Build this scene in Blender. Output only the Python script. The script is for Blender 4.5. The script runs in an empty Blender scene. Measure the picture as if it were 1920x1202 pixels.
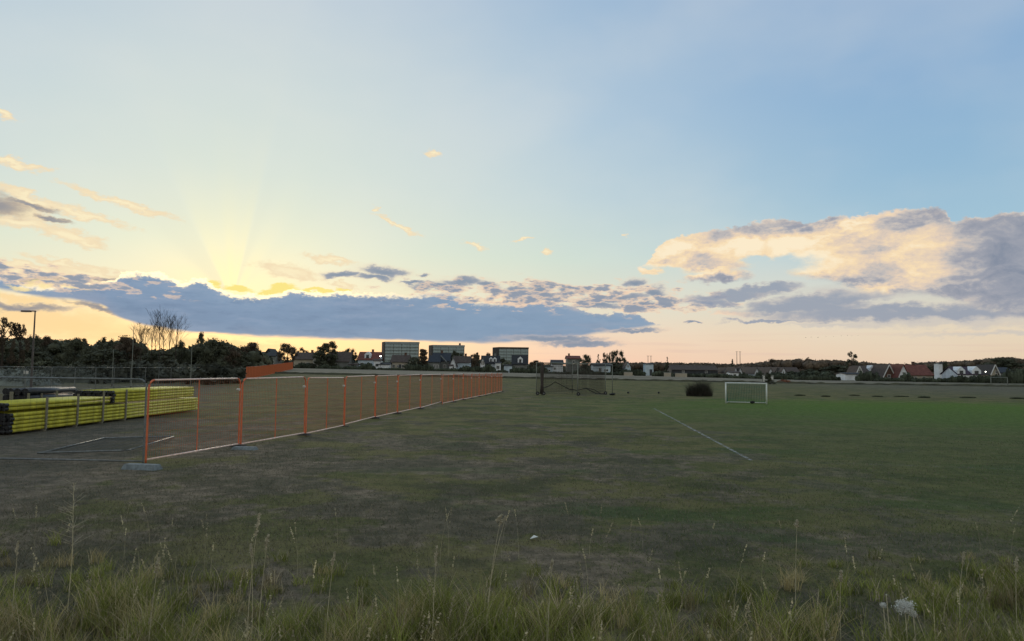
import bpy, math, random
import numpy as np
from mathutils import Vector, Matrix
R = math.radians
random.seed(7)
rng = np.random.default_rng(7)
sc = bpy.context.scene
col = sc.collection

# ---------------------------------------------------------------- camera
F = 1387.0; CH = 2.0
PIT = math.atan(93 / F); ROL = math.atan(0.0125)
cf = Vector((0, math.cos(PIT), math.sin(PIT)))
r0 = Vector((1, 0, 0)); u0 = Vector((0, -math.sin(PIT), math.cos(PIT)))
cr = r0 * math.cos(ROL) + u0 * math.sin(ROL)
cu = u0 * math.cos(ROL) - r0 * math.sin(ROL)
cam = bpy.data.cameras.new('camera'); co = bpy.data.objects.new('camera', cam); col.objects.link(co)
cam.sensor_width = 36; cam.lens = 36 * F / 1920; cam.clip_start = 0.05; cam.clip_end = 20000
co.matrix_world = Matrix(((cr.x, cu.x, -cf.x, 0), (cr.y, cu.y, -cf.y, 0), (cr.z, cu.z, -cf.z, CH), (0, 0, 0, 1)))
sc.camera = co
def ray(px, py): return cf * F + cr * (px - 960) - cu * (py - 601)
def W(px, py, y):                                  # point on the sight line at world depth y
    d = ray(px, py); return Vector((0, 0, CH)) + d * (y / d.y)
def G(px, py):                                     # point on the flat field
    d = ray(px, py); return Vector((0, 0, CH)) + d * (-CH / d.z)
def hz(px): return 694 + (px - 960) * 0.0125
def AE(px, py):
    d = ray(px, py); return math.degrees(math.atan2(d.x, d.y)), math.degrees(math.atan2(d.z, math.hypot(d.x, d.y)))
def lin(c):
    return tuple(((v / 255) / 12.92 if v <= 10 else (((v / 255) + .055) / 1.055) ** 2.4) for v in c) + (1,)

sc.view_settings.view_transform = 'Standard'; sc.view_settings.look = 'None'
sc.view_settings.exposure = 0; sc.view_settings.gamma = 1
sc.render.engine = 'CYCLES'
sc.cycles.max_bounces = 5; sc.cycles.transparent_max_bounces = 12

# ---------------------------------------------------------------- node expressions
class N:
    def __init__(s, nt): s.nt = nt
    def node(s, t, **k):
        n = s.nt.nodes.new(t)
        for a, b in k.items(): setattr(n, a, b)
        return n
    def put(s, sock, v):
        if isinstance(v, E): s.nt.links.new(v.s, sock)
        elif v is not None: sock.default_value = v
    def m(s, op, *a, clamp=False):
        n = s.node('ShaderNodeMath', operation=op, use_clamp=clamp)
        for i, v in enumerate(a): s.put(n.inputs[i], v)
        return E(s, n.outputs[0])
    def ss(s, lo, hi, v):
        n = s.node('ShaderNodeMapRange', interpolation_type='SMOOTHSTEP', clamp=False)
        for i, q in enumerate((v, lo, hi, 0.0, 1.0)): s.put(n.inputs[i], q)
        return E(s, n.outputs[0])
    def vec(s, x, y, z=0.0):
        n = s.node('ShaderNodeCombineXYZ')
        for i, q in enumerate((x, y, z)): s.put(n.inputs[i], q)
        return E(s, n.outputs[0])
    def noise(s, v, scale=1.0, detail=6.0, rough=.55, dist=0.0, out=0):
        n = s.node('ShaderNodeTexNoise')
        s.put(n.inputs['Vector'], v); n.inputs['Scale'].default_value = scale
        n.inputs['Detail'].default_value = detail; n.inputs['Roughness'].default_value = rough
        n.inputs['Distortion'].default_value = dist
        return E(s, n.outputs[out])
    def mix(s, f, a, b, blend='MIX'):
        n = s.node('ShaderNodeMix', data_type='RGBA', blend_type=blend)
        s.put(n.inputs[0], f); s.put(n.inputs[6], a); s.put(n.inputs[7], b)
        return E(s, n.outputs[2])
    def ramp(s, v, stops):
        n = s.node('ShaderNodeValToRGB'); s.put(n.inputs[0], v); cr_ = n.color_ramp
        while len(cr_.elements) < len(stops): cr_.elements.new(.5)
        for e, (p, c) in zip(cr_.elements, stops): e.position = p; e.color = c
        return E(s, n.outputs[0])
    def curve(s, v, pts):
        n = s.node('ShaderNodeFloatCurve'); s.put(n.inputs['Value'], v); c = n.mapping.curves[0]
        n.mapping.extend = 'HORIZONTAL'
        while len(c.points) < len(pts): c.points.new(.5, .5)
        for p, q in zip(c.points, pts): p.location = q; p.handle_type = 'AUTO_CLAMPED'
        n.mapping.update(); return E(s, n.outputs[0])
class E:
    def __init__(s, n, sock): s.n = n; s.s = sock
    def __add__(s, o): return s.n.m('ADD', s, o)
    __radd__ = __add__
    def __sub__(s, o): return s.n.m('SUBTRACT', s, o)
    def __rsub__(s, o): return s.n.m('SUBTRACT', o, s)
    def __mul__(s, o): return s.n.m('MULTIPLY', s, o)
    __rmul__ = __mul__
    def __truediv__(s, o): return s.n.m('DIVIDE', s, o)

# ---------------------------------------------------------------- sky
wd = bpy.data.worlds.new('World'); sc.world = wd; wd.use_nodes = True
nt = wd.node_tree; nt.nodes.clear(); n = N(nt)
SUN_AZ, SUN_EL = AE(435, 560)
tc = n.node('ShaderNodeTexCoord'); sx = n.node('ShaderNodeSeparateXYZ'); nt.links.new(tc.outputs['Generated'], sx.inputs[0])
X, Y, Z = (E(n, sx.outputs[i]) for i in range(3))
K = 180 / math.pi
U = n.m('ARCTAN2', X, Y) * K
V = n.m('ARCSINE', Z) * K
D = n.m('ARCCOSINE', n.m('COSINE', (U - SUN_AZ) * (1 / K)) * .99999) * K
Vp = n.m('MAXIMUM', V, 0.0) / 60.0
def vr(*st): return n.ramp(Vp, [(a / 60, lin(c)) for a, c in st])
c0 = vr((0, (255, 214, 158)), (2.5, (255, 222, 168)), (5.5, (228, 226, 194)), (9, (214, 226, 208)), (14, (204, 220, 214)), (20, (202, 216, 217)), (28, (192, 206, 218)), (60, (176, 190, 204)))
c1 = vr((0, (244, 196, 172)), (2, (240, 208, 184)), (5, (222, 220, 200)), (8.5, (206, 221, 210)), (13, (192, 211, 217)), (19, (178, 201, 218)), (28, (160, 187, 213)), (60, (160, 180, 200)))
c2 = vr((0, (228, 200, 172)), (3, (228, 212, 188)), (6, (205, 208, 200)), (9, (164, 197, 214)), (14, (148, 185, 212)), (20, (138, 175, 210)), (28, (130, 167, 207)), (60, (140, 168, 198)))
c3 = vr((0, (196, 186, 178)), (6, (200, 194, 186)), (20, (196, 198, 196)), (60, (168, 180, 190)))
sky = n.mix(n.ss(2.0, 30.0, D), c0, c1)
sky = n.mix(n.ss(20.0, 52.0, D), sky, c2)
sky = n.mix(n.ss(56.0, 110.0, D), sky, c3)
# soft large-scale unevenness of the thin haze
hz1 = n.noise(n.vec(U * .05, V * .09, 3.0), 1, 4, .5)
sky = n.mix(n.m('MULTIPLY', n.ss(.35, .70, hz1), .20), sky, lin((236, 232, 222)))
# glow round the hidden sun and its rays
dU = U - SUN_AZ; dV = V - (SUN_EL - .1)
rr = n.m('SQRT', dU * dU * .7 + dV * dV)
glow = n.m('EXPONENT', rr * rr * (-1 / 24.0)) * n.ss(-1.0, 1.0, dV)
sky = n.mix(glow * .38, sky, lin((248, 240, 176)))
ang = n.m('ARCTAN2', dU, dV) * K
ra = n.curve((ang + 90.0) / 180.0, [((a + 90) / 180, .5 + b) for a, b in
     ((-90, 0), (-70, -.03), (-60, .02), (-50, -.05), (-40, -.16), (-30, -.12), (-22, .20), (-12, .16), (-4, .30), (4, .20), (9, .26), (14, -.10), (20, -.02), (27, .06), (36, -.03), (50, .03), (70, 0), (90, 0))]) - .5
rayf = ra * n.m('EXPONENT', rr * (-1 / 4.0)) * n.ss(0.0, 1.2, rr) * n.ss(-.5, .5, dV)
rp = n.m('MAXIMUM', rayf, 0.0); rm = n.m('MAXIMUM', rayf * -1.0, 0.0)
sky = n.mix(rp * 2.0, sky, lin((255, 244, 178)))
sky = n.mix(rm * 2.4, sky, lin((160, 186, 192)))

def cv(pts, lo=-46.0, hi=52.0, vm=24.0):
    q = []
    for a, b in pts:
        au, ev = AE(a, b); q.append(((au - lo) / (hi - lo), max(0, ev) / vm))
    return n.curve((U - lo) / (hi - lo), q) * vm
P2 = n.vec(U, V)
def warp(amp, fx=.55, fy=1.1, z=11.0, det=5):
    a = n.noise(n.vec(U * fx, V * fy, z), 1, det, .6) - .5; b = n.noise(n.vec(U * fx, V * fy, z + 37.0), 1, det - 1, .6) - .5
    return (U + a * amp, V + b * (amp * .55))
def blobs(lst, P):                            # (px, py, rx px, ry px, tilt deg) ellipses fixed on the celestial sphere
    out = None
    for b in lst:
        px, py, rx, ry = b[:4]; t = R(b[4]) if len(b) > 4 else 0
        a, e = AE(px, py); c_, s_ = math.cos(t), math.sin(t); rx /= 24.5; ry /= 24.5
        q1 = n.m('MULTIPLY_ADD', P[1], s_ / rx, n.m('MULTIPLY_ADD', P[0], c_ / rx, -(a * c_ + e * s_) / rx))
        q2 = n.m('MULTIPLY_ADD', P[1], c_ / ry, n.m('MULTIPLY_ADD', P[0], -s_ / ry, (a * s_ - e * c_) / ry))
        v = n.m('MULTIPLY_ADD', q2, q2, q1 * q1)
        out = v if out is None else n.m('MINIMUM', out, v)
    return 1.0 - n.m('SQRT', out)
def over(base, colr, alpha): return n.mix(alpha, base, colr)
SPLIT = AE(1165, 560)[0]
def near(lst, side):                               # only the ellipses that reach this half of the sky
    return [b for b in lst if side == 0 or (b[0] - 1165) * side > -max(b[2] * 1.8, 60)]
def low_clouds(sky, side):
    nf = n.noise(n.vec(U * .9, V * 1.9, 2.0), 1, 6, .62) - .5
    nf2 = n.noise(n.vec(U * .35, V * 1.6, 9.0), 1, 5, .6) - .5
    nbig = n.noise(n.vec(U * .16, V * .34, 7.0), 1, 3, .5)
    PW2 = warp(2.2); PW3 = warp(3.0)
    if side < 0:
        # pale, sunlit wisps, mostly left of the sun
        w1 = blobs([(30, 392, 60, 12, -12), (60, 372, 60, 7, -14), (150, 402, 80, 8, -10), (230, 380, 90, 6, -13), (40, 418, 60, 12, -4), (130, 440, 45, 12, -8), (160, 455, 34, 8, -12),
            (110, 492, 50, 6, -6), (60, 505, 80, 8, -4), (170, 515, 70, 14, -6), (30, 520, 60, 14, 0), (20, 303, 60, 6, -6), (0, 212, 22, 6, -16),
            (745, 422, 44, 5, -20), (703, 392, 9, 4, -20), (890, 459, 24, 5, -10), (812, 288, 16, 7, -12), (540, 508, 60, 12, -8), (620, 487, 50, 7, -4), (1021, 471, 8, 7, 0),
            (980, 450, 20, 3, 10), (640, 534, 28, 4, 0), (150, 545, 60, 9, -3)], PW3)
        a = n.ss(-.40, .50, w1 + nf * 1.1 + (n.noise(n.vec(U * 2.6, V * 4.2, 14.0), 1, 4, .6) - .5) * .8)
        sky = over(sky, n.mix(n.ss(.2, .9, w1 + nf * .4), lin((246, 224, 186)), lin((255, 240, 200))), a * .95)
        # peach band low on the left
        w2 = blobs([(90, 600, 220, 36, -6), (180, 575, 90, 12, -10), (30, 560, 90, 12, -2), (330, 640, 300, 12, -2)], PW3)
        sky = over(sky, lin((255, 218, 156)), n.ss(.0, .8, w2 + nf2 * .5) * .75)
        # grey flecks of the left group
        w3 = blobs([(-10, 378, 62, 22, -12), (60, 385, 50, 6, -14), (100, 410, 40, 5, -10), (30, 576, 110, 8, 2), (190, 578, 70, 7, -12), (240, 590, 60, 6, -12), (75, 525, 50, 6, 0), (130, 528, 50, 5, 0), (190, 525, 40, 5, 0)], PW2)
        sky = over(sky, n.mix(n.ss(.2, .9, w3), lin((196, 180, 160)), lin((140, 142, 152))), n.ss(.0, .55, w3 + nf * .6) * .9)
        # yellow puffs rising on the bank near the sun
        w4 = blobs([(447, 541, 30, 7), (525, 543, 32, 10, 10), (505, 548, 20, 8), (560, 545, 30, 5), (600, 546, 26, 4), (640, 541, 20, 3), (395, 533, 20, 5)], PW2)
        sky = over(sky, lin((255, 234, 140)), n.ss(-.1, .35, w4 + nf * .5))
    else:
        w1 = blobs([(1172, 444, 16, 4, -2)], PW3)
        sky = over(sky, lin((250, 226, 188)), n.ss(.0, .75, w1 + nf * .5) * .9)
    # the long blue-grey bank over the horizon
    top = cv([(-200, 520), (0, 517), (22, 512), (45, 532), (100, 534), (150, 529), (214, 524), (226, 511), (285, 508), (312, 514), (345, 528), (376, 519), (392, 529), (430, 546), (475, 552), (520, 549), (548, 542), (600, 547), (660, 546), (720, 549), (780, 550), (830, 545), (865, 556), (910, 566), (965, 566), (1005, 562), (1065, 571), (1110, 585), (1190, 587), (1215, 600), (1240, 609), (1300, 616), (2000, 640)])
    bot = cv([(-200, 542), (0, 547), (70, 560), (150, 566), (185, 573), (220, 596), (265, 612), (340, 624), (450, 631), (560, 635), (720, 640), (830, 643), (900, 646), (1000, 641), (1060, 636), (1140, 625), (1200, 618), (1240, 611), (1300, 609), (2000, 600)])
    nh = n.noise(n.vec(U * 2.6, V * 4.2, 14.0), 1, 4, .6) - .5
    et = top - V + nf * .95 + nh * .7
    eb = V - bot + nf2 * .5
    ab = n.ss(.0, .16, et) * n.ss(-.02, .30, eb)
    bc = n.mix(n.ss(-8.0, 2.0, nf2 * 9.0 + (top - V) * -1.5), lin((128, 147, 172)), lin((136, 158, 185)))
    bc = n.mix(n.ss(1.2, .0, V - bot) * .6, bc, lin((152, 160, 178)))
    bc = n.mix(n.ss(.30, .75, nbig) * .5, bc, lin((140, 168, 194)))
    bc = n.mix(n.ss(-.12, .22, nf + nh * .5) * n.ss(1.6, .2, et) * .5, bc, lin((166, 176, 192)))
    bc = n.mix(n.ss(.0, .20, nf2) * .5, bc, lin((152, 166, 188)))
    bc = n.mix(n.ss(.0, -.22, nf2 + nf * .4) * .4, bc, lin((116, 136, 164)))
    bc = n.mix(n.ss(9.0, 16.0, D) * .5, bc, lin((138, 162, 186)))
    rim = n.ss(.50, .12, et) * n.m('EXPONENT', D * D * (-1 / 200.0))
    bc = n.mix(n.m('MINIMUM', rim * 1.3, 1.0), bc, (1.6, 1.30, .78, 1))
    rim2 = n.ss(.30, .05, et) * n.ss(10.0, 24.0, D)
    bc = n.mix(rim2 * .35, bc, lin((206, 190, 184)))
    sky = over(sky, bc, ab)
    if side < 0: sky = over(sky, lin((255, 232, 168)), n.ss(-.1, .5, blobs([(105, 533, 50, 7, -4), (35, 537, 24, 4)], PW2) + nf * .4) * .8)
    # small blue-grey puffs above the bank towards the centre
    w5 = blobs(near([(645, 515, 40, 8, 4), (722, 509, 52, 11, -3), (700, 520, 40, 7), (797, 518, 16, 4), (775, 531, 30, 4), (820, 537, 60, 9), (870, 528, 52, 12, 2), (915, 534, 32, 8), (960, 545, 60, 10), (1010, 545, 30, 17, 10), (1060, 545, 20, 12), (1092, 547, 22, 9), (1005, 560, 70, 10), (1190, 531, 22, 11), (1232, 548, 26, 12), (1150, 560, 90, 9, 3), (1210, 572, 60, 9), (1120, 573, 60, 8), (1300, 605, 16, 3), (1090, 645, 90, 8), (1040, 636, 110, 8), (1190, 618, 60, 5)], side), PW2)
    sky = over(sky, lin((236, 204, 180)), n.ss(-.45, .3, w5 + nf * .8) * .28)
    sky = over(sky, n.mix(n.ss(.0, .9, w5 + nf * .5), lin((170, 172, 180)), lin((128, 145, 166))), n.ss(.0, .5, w5 + nf * .7) * .92)
    sky = over(sky, lin((248, 216, 186)), n.ss(.0, .7, blobs(near([(930, 556, 26, 3), (985, 570, 60, 5, -2), (1170, 548, 50, 5, 4), (1190, 580, 60, 4), (1370, 588, 40, 6), (930, 566, 40, 4)], side), PW2) + nf * .7) * .8)
    nk = n.noise(n.vec(U * .8, V * 2.0, 41.0), 1, 6, .55)
    nk2 = n.noise(n.vec(U * .5, V * 1.8, 47.0), 1, 5, .6)
    rgn = blobs([(1010, 552, 330, 34, 0)] + ([(90, 520, 210, 22, -4)] if side < 0 else [(1240, 570, 200, 26, 0)]), (U, V))
    fk = nk * .45 + nk2 * .55 + n.ss(-.1, .8, rgn) * .14
    on = n.ss(-.25, .15, rgn)
    sky = over(sky, lin((246, 214, 184)), n.ss(.555, .63, fk) * on * .75)
    sky = over(sky, n.mix(n.ss(.60, .70, fk), lin((172, 176, 184)), lin((134, 150, 170))), n.ss(.595, .68, fk) * on * .9)
    if side > 0:
        PW = warp(4.2)
        # the big cumulus on the right
        rt = cv([(1150, 700), (1185, 560), (1200, 497), (1216, 487), (1232, 462), (1255, 446), (1330, 431), (1390, 421), (1450, 408), (1520, 413), (1570, 400), (1600, 402), (1680, 392), (1740, 388), (1774, 391), (1788, 414), (1812, 406), (1850, 406), (1882, 397), (1930, 392), (2100, 385)])
        rb = cv([(1150, 400), (1190, 500), (1230, 510), (1290, 519), (1350, 528), (1400, 530), (1440, 505), (1480, 520), (1560, 535), (1640, 556), (1720, 556), (1800, 575), (1860, 590), (1930, 600), (2100, 600)])
        e1 = rt - V + nf * .95 + nh * .5 + (nbig - .5) * .3
        e2 = V - rb + nf * .9
        hole = blobs([(1455, 498, 78, 20, 4), (1255, 512, 40, 12), (1420, 488, 30, 10)], PW2)
        ac = n.ss(.0, .22, e1) * n.ss(.0, .6, e2) * (1.0 - n.ss(-.1, .5, hole + nf * .6))
        cum2 = blobs([(1345, 518, 66, 16, 3), (1320, 520, 40, 12), (1220, 507, 28, 7, -10)], PW2)
        ac = n.m('MAXIMUM', ac, n.ss(.0, .45, cum2 + nf * .7))
        dk = blobs([(1930, 470, 190, 105, 0), (1324, 482, 42, 12, 3), (1480, 425, 120, 12, 5), (1690, 420, 90, 18, 4), (1630, 460, 50, 30), (1580, 528, 110, 14, 2), (1780, 545, 160, 20), (1675, 505, 40, 30), (1360, 522, 44, 10), (1240, 492, 22, 6)], PW)
        lt = blobs([(1262, 462, 60, 24, 10), (1240, 494, 50, 12, 6), (1390, 462, 90, 20, 4), (1560, 480, 90, 32, 4), (1700, 470, 60, 26, 8), (1720, 505, 50, 30), (1480, 458, 60, 20), (1600, 420, 60, 10, 12), (1330, 512, 60, 7), (1640, 540, 100, 8), (1555, 445, 90, 10, 10)], PW)
        nc = n.noise(n.vec(U * .40, V * .72, 21.0), 1, 7, .60, .9) - .5
        sh = n.m('MULTIPLY', n.m('MAXIMUM', lt, -1.0), .55) - n.m('MAXIMUM', dk, -1.0) * .44 + nc * 1.7 + nh * .6 + .27
        cc = n.ramp(n.m('ADD', sh * .5, .5), [(0, lin((132, 142, 160))), (.30, lin((164, 166, 176))), (.45, lin((196, 190, 187))), (.62, lin((228, 208, 188))), (.80, lin((250, 224, 184))), (1, lin((255, 238, 206)))])
        cc = n.mix(n.ss(30.0, 40.0, U + nc * 6.0) * .78, cc, n.mix(n.ss(-.25, .25, nc), lin((126, 141, 163)), lin((160, 166, 178))))
        cr_m = n.ss(.42, .06, e1)
        cc = n.mix(cr_m * n.ss(-.22, .16, nc) * .75, cc, lin((250, 228, 202)))
        # stratus sheet under it
        w6 = blobs([(1370, 556, 110, 14, 3), (1420, 543, 100, 12, 6), (1500, 575, 150, 20, 2), (1640, 588, 240, 20, 0), (1560, 560, 130, 16, 2), (1800, 590, 160, 14, 0), (1440, 602, 90, 5), (1330, 570, 60, 10)], PW3)
        sc6 = n.mix(n.ss(-.1, .7, w6 + nc * .9), lin((214, 202, 192)), lin((148, 158, 176)))
        sky = over(sky, sc6, n.ss(-.05, .5, w6 + nf2 * .7 + nf * .3) * .88)
        w7 = blobs([(1770, 605, 260, 12), (1900, 625, 200, 8), (1560, 610, 120, 6), (1700, 540, 200, 20)], PW3)
        sky = over(sky, lin((204, 198, 192)), n.ss(.0, .8, w7 + nf2 * .8) * .7)
        sky = over(sky, cc, ac)
    # faint streaks low over the horizon
    st = n.noise(n.vec(U * .10, V * 2.6, 31.0), 1, 4, .55)
    return over(sky, lin((222, 190, 178)), n.ss(.52, .68, st) * n.ss(4.5, 1.0, V) * n.ss(14.0, 30.0, D) * .30)
nis = n.node('ShaderNodeTexSky', sky_type='NISHITA', sun_disc=False, sun_elevation=R(max(4, SUN_EL)), sun_rotation=R(SUN_AZ))
sky = n.mix(1.0, sky, n.mix(1.0, E(n, nis.outputs[0]), (.008, .008, .008, 1), 'MULTIPLY'), 'ADD')
def bgn(c):
    bg = n.node('ShaderNodeBackground'); n.put(bg.inputs[0], c); bg.inputs[1].default_value = .97; return bg
bgS, bgL, bgR = bgn(sky), bgn(low_clouds(sky, -1)), bgn(low_clouds(sky, 1))
def mixs(f, a, b):
    m = n.node('ShaderNodeMixShader'); n.put(m.inputs[0], f); nt.links.new(a.outputs[0], m.inputs[1]); nt.links.new(b.outputs[0], m.inputs[2]); return m
m1 = mixs(n.m('GREATER_THAN', U, SPLIT), bgL, bgR)
outside = n.m('MAXIMUM', n.m('MAXIMUM', n.m('GREATER_THAN', V, 21.0), n.m('LESS_THAN', V, -2.0)), n.m('GREATER_THAN', D, 66.0))
m2 = mixs(outside, m1, bgS)
wo = n.node('ShaderNodeOutputWorld'); nt.links.new(m2.outputs[0], wo.inputs[0])

sl = bpy.data.lights.new('sun', 'SUN'); sl.energy = .5; sl.angle = R(10); sl.color = (1, .82, .6)
so = bpy.data.objects.new('sun', sl); col.objects.link(so)
sd = Vector((math.sin(R(SUN_AZ)) * math.cos(R(6)), math.cos(R(SUN_AZ)) * math.cos(R(6)), math.sin(R(6))))
so.rotation_euler = sd.to_track_quat('Z', 'Y').to_euler(); so.location = (0, 0, 50)

# ---------------------------------------------------------------- materials
def mat(name, c, rough=.8, var=.15, scale=3.0, metal=0.0, spec=.3, bump=0.0, attr=False, emit=None, coord='Object'):
    m = bpy.data.materials.new(name); m.use_nodes = True; t = m.node_tree; q = N(t)
    b = t.nodes['Principled BSDF']; b.inputs['Roughness'].default_value = rough
    b.inputs['Metallic'].default_value = metal; b.inputs['Specular IOR Level'].default_value = spec
    tcn = q.node('ShaderNodeTexCoord'); v = E(q, tcn.outputs[coord])
    nz = q.noise(v, scale, 5, .6)
    dark = tuple(x * (1 - var) for x in c) + (1,); lite = tuple(min(1, x * (1 + var)) for x in c) + (1,)
    cc_ = q.mix(q.ss(.3, .7, nz), dark, lite)
    if attr:
        at = q.node('ShaderNodeAttribute', attribute_name='tint'); cc_ = q.mix(1.0, cc_, E(q, at.outputs['Color']), 'MULTIPLY')
    q.put(b.inputs['Base Color'], cc_)
    if bump:
        bp = q.node('ShaderNodeBump'); bp.inputs['Strength'].default_value = bump; q.put(bp.inputs['Height'], nz); t.links.new(bp.outputs[0], b.inputs['Normal'])
    if emit:
        b.inputs['Emission Color'].default_value = emit[0]; b.inputs['Emission Strength'].default_value = emit[1]
    return m
M = dict(
    orangewire=mat('orange_wire', (.44, .12, .04), .6, .15, 6), orange=mat('orange_paint', (.66, .16, .066), .45, .15, 6), rail=mat('sky_sheen_rail', (.85, .64, .56), .3, .2, 9, .0, .6),  # pale rail colour has the bright sky's sheen on the tubes painted in
    galv=mat('galvanised_steel', (.16, .175, .17), .5, .25, 8, .3), wire=mat('steel_wire', (.09, .10, .095), .6, .2, 8),
    concrete=mat('concrete', (.17, .205, .215), .9, .25, 14, bump=.3), rubber=mat('rubber_foot', (.055, .055, .05), .8, .3, 14),
    yellow=mat('yellow_pipe', (.47, .46, .055), .55, .28, 3.5, spec=.25), black=mat('black_plastic', (.012, .013, .015), .5, .3, 4, spec=.3),
    blackpipe=mat('black_pipe', (.022, .028, .036), .38, .3, 4, spec=.5),
    wood=mat('batten_wood', (.20, .19, .14), .8, .25, 20), white=mat('white_paint', (.70, .74, .70), .5, .1, 8),
    net=mat('green_net', (.03, .16, .12), .9, .2, 4), blacknet=mat('dark_net', (.055, .045, .04), .9, .2, 4),
    tyre=mat('tyre_rubber', (.03, .03, .03), .8, .2, 6), greypost=mat('grey_post', (.20, .22, .19), .6, .15, 5, .2),
    wwhite=mat('white_render', (.70, .74, .76), .85, .12, .6), wblue=mat('pale_blue_render', (.48, .58, .64), .85, .12, .6),
    wbeige=mat('beige_render', (.40, .36, .28), .85, .15, .6), wgrey=mat('grey_render', (.17, .18, .17), .85, .15, .6), wdark=mat('dark_timber_wall', (.05, .055, .06), .8, .2, 1.2),
    wbrick=mat('brick_wall', (.13, .08, .06), .9, .25, 2), trim=mat('white_trim', (.60, .60, .56), .6, .1, 2),
    rbrown=mat('brown_roof_tiles', (.075, .060, .052), .85, .25, 1.5), rred=mat('red_roof_tiles', (.15, .058, .045), .85, .25, 1.5), rnavy=mat('slate_blue_roof', (.022, .03, .042), .7, .2, 1.5),
    rblack=mat('black_roof', (.022, .024, .027), .7, .2, 1.5), rpurple=mat('dark_purple_roof', (.05, .035, .055), .8, .2, 1.5),
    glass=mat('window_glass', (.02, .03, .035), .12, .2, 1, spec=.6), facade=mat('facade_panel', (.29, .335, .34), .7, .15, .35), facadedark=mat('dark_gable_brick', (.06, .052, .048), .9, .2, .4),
    balc=mat('balcony_panel', (.32, .39, .39), .6, .2, .5), balcglass=mat('balcony_glazing', (.27, .34, .34), .35, .3, .6, spec=.5), slab=mat('balcony_slab', (.26, .29, .29), .8, .15, .5),
    foliage=mat('foliage', (.080, .088, .058), .8, .45, .8, spec=.15, attr=True), foliage2=mat('brown_foliage', (.100, .078, .056), .8, .45, .8, spec=.15, attr=True),
    greyfol=mat('grey_foliage', (.075, .082, .066), .9, .35, .8, spec=.1, attr=True),
    bark=mat('bark', (.045, .036, .028), .9, .3, 2), hedge=mat('hedge_leaves', (.058, .070, .048), .85, .4, 1.0, spec=.1, attr=True),
    blade=mat('grass_blades', (1, 1, 1), .75, .18, 1.1, spec=.15, attr=True), bird=mat('bird_feathers', (.03, .03, .035), .8, .1, 2),
    mast=mat('mast_steel', (.09, .08, .075), .6, .1, 3), lamp=mat('lit_lamp', (1, 1, .9), .5, 0, 1, emit=((1, .95, .8, 1), 12)),
    fluff=mat('white_seed_fluff', (.62, .64, .60), .9, .12, 40), sheet=mat('pale_sheeting', (.15, .17, .15), .8, .3, 1.2, bump=.4), whitesign=mat('white_plate', (.55, .55, .50), .5, .05, 4),
    redplant=mat('rusty_weeds', (.16, .07, .04), .9, .4, 1.2), stalk=mat('dry_stalk', (.45, .41, .28), .8, .2, 30),
)
# blades let light through
for k in ('blade',):
    t = M[k].node_tree; b = t.nodes['Principled BSDF']; o = t.nodes['Material Output']
    tr = t.nodes.new('ShaderNodeBsdfTranslucent'); mx = t.nodes.new('ShaderNodeMixShader'); mx.inputs[0].default_value = .3
    for l in list(b.inputs['Base Color'].links): t.links.new(l.from_socket, tr.inputs['Color'])
    t.links.new(b.outputs[0], mx.inputs[1]); t.links.new(tr.outputs[0], mx.inputs[2]); t.links.new(mx.outputs[0], o.inputs[0])

# ---------------------------------------------------------------- mesh helpers
class MB:
    def __init__(s): s.v = []; s.f = []
    def add(s, vs, fs):
        b = len(s.v); s.v += [tuple(p) for p in vs]; s.f += [tuple(b + i for i in f) for f in fs]; return s
    def box(s, a, b, rz=0, piv=(0, 0)):
        x0, y0, z0 = a; x1, y1, z1 = b
        vs = [(x, y, z) for z in (z0, z1) for x, y in ((x0, y0), (x1, y0), (x1, y1), (x0, y1))]
        if rz:
            c, q = math.cos(rz), math.sin(rz)
            vs = [(piv[0] + (x - piv[0]) * c - (y - piv[1]) * q, piv[1] + (x - piv[0]) * q + (y - piv[1]) * c, z) for x, y, z in vs]
        return s.add(vs, [(0, 3, 2, 1), (4, 5, 6, 7), (0, 1, 5, 4), (1, 2, 6, 5), (2, 3, 7, 6), (3, 0, 4, 7)])
    def tube(s, pts, r, n=6, cap=True):
        pts = [Vector(p) for p in pts]; rs = r if isinstance(r, (list, tuple)) else [r] * len(pts)
        rings = []
        for i, p in enumerate(pts):
            d = (pts[min(i + 1, len(pts) - 1)] - pts[max(i - 1, 0)]).normalized()
            a = d.cross(Vector((0, 0, 1)) if abs(d.z) < .9 else Vector((1, 0, 0))).normalized(); b = d.cross(a)
            rings += [p + (a * math.cos(2 * math.pi * k / n) + b * math.sin(2 * math.pi * k / n)) * rs[i] for k in range(n)]
        fs = [(i * n + k, i * n + (k + 1) % n, (i + 1) * n + (k + 1) % n, (i + 1) * n + k) for i in range(len(pts) - 1) for k in range(n)]
        if cap: fs += [tuple(range(n))[::-1], tuple((len(pts) - 1) * n + k for k in range(n))]
        return s.add(rings, fs)
    def build(s, name, m, parent=None, loc=None, smooth=False):
        me = bpy.data.meshes.new(name); me.from_pydata(s.v, [], s.f); me.materials.append(m)
        if smooth: me.shade_smooth()
        o = bpy.data.objects.new(name, me); col.objects.link(o)
        if parent: o.parent = parent
        if loc: o.location = loc
        return o
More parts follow.
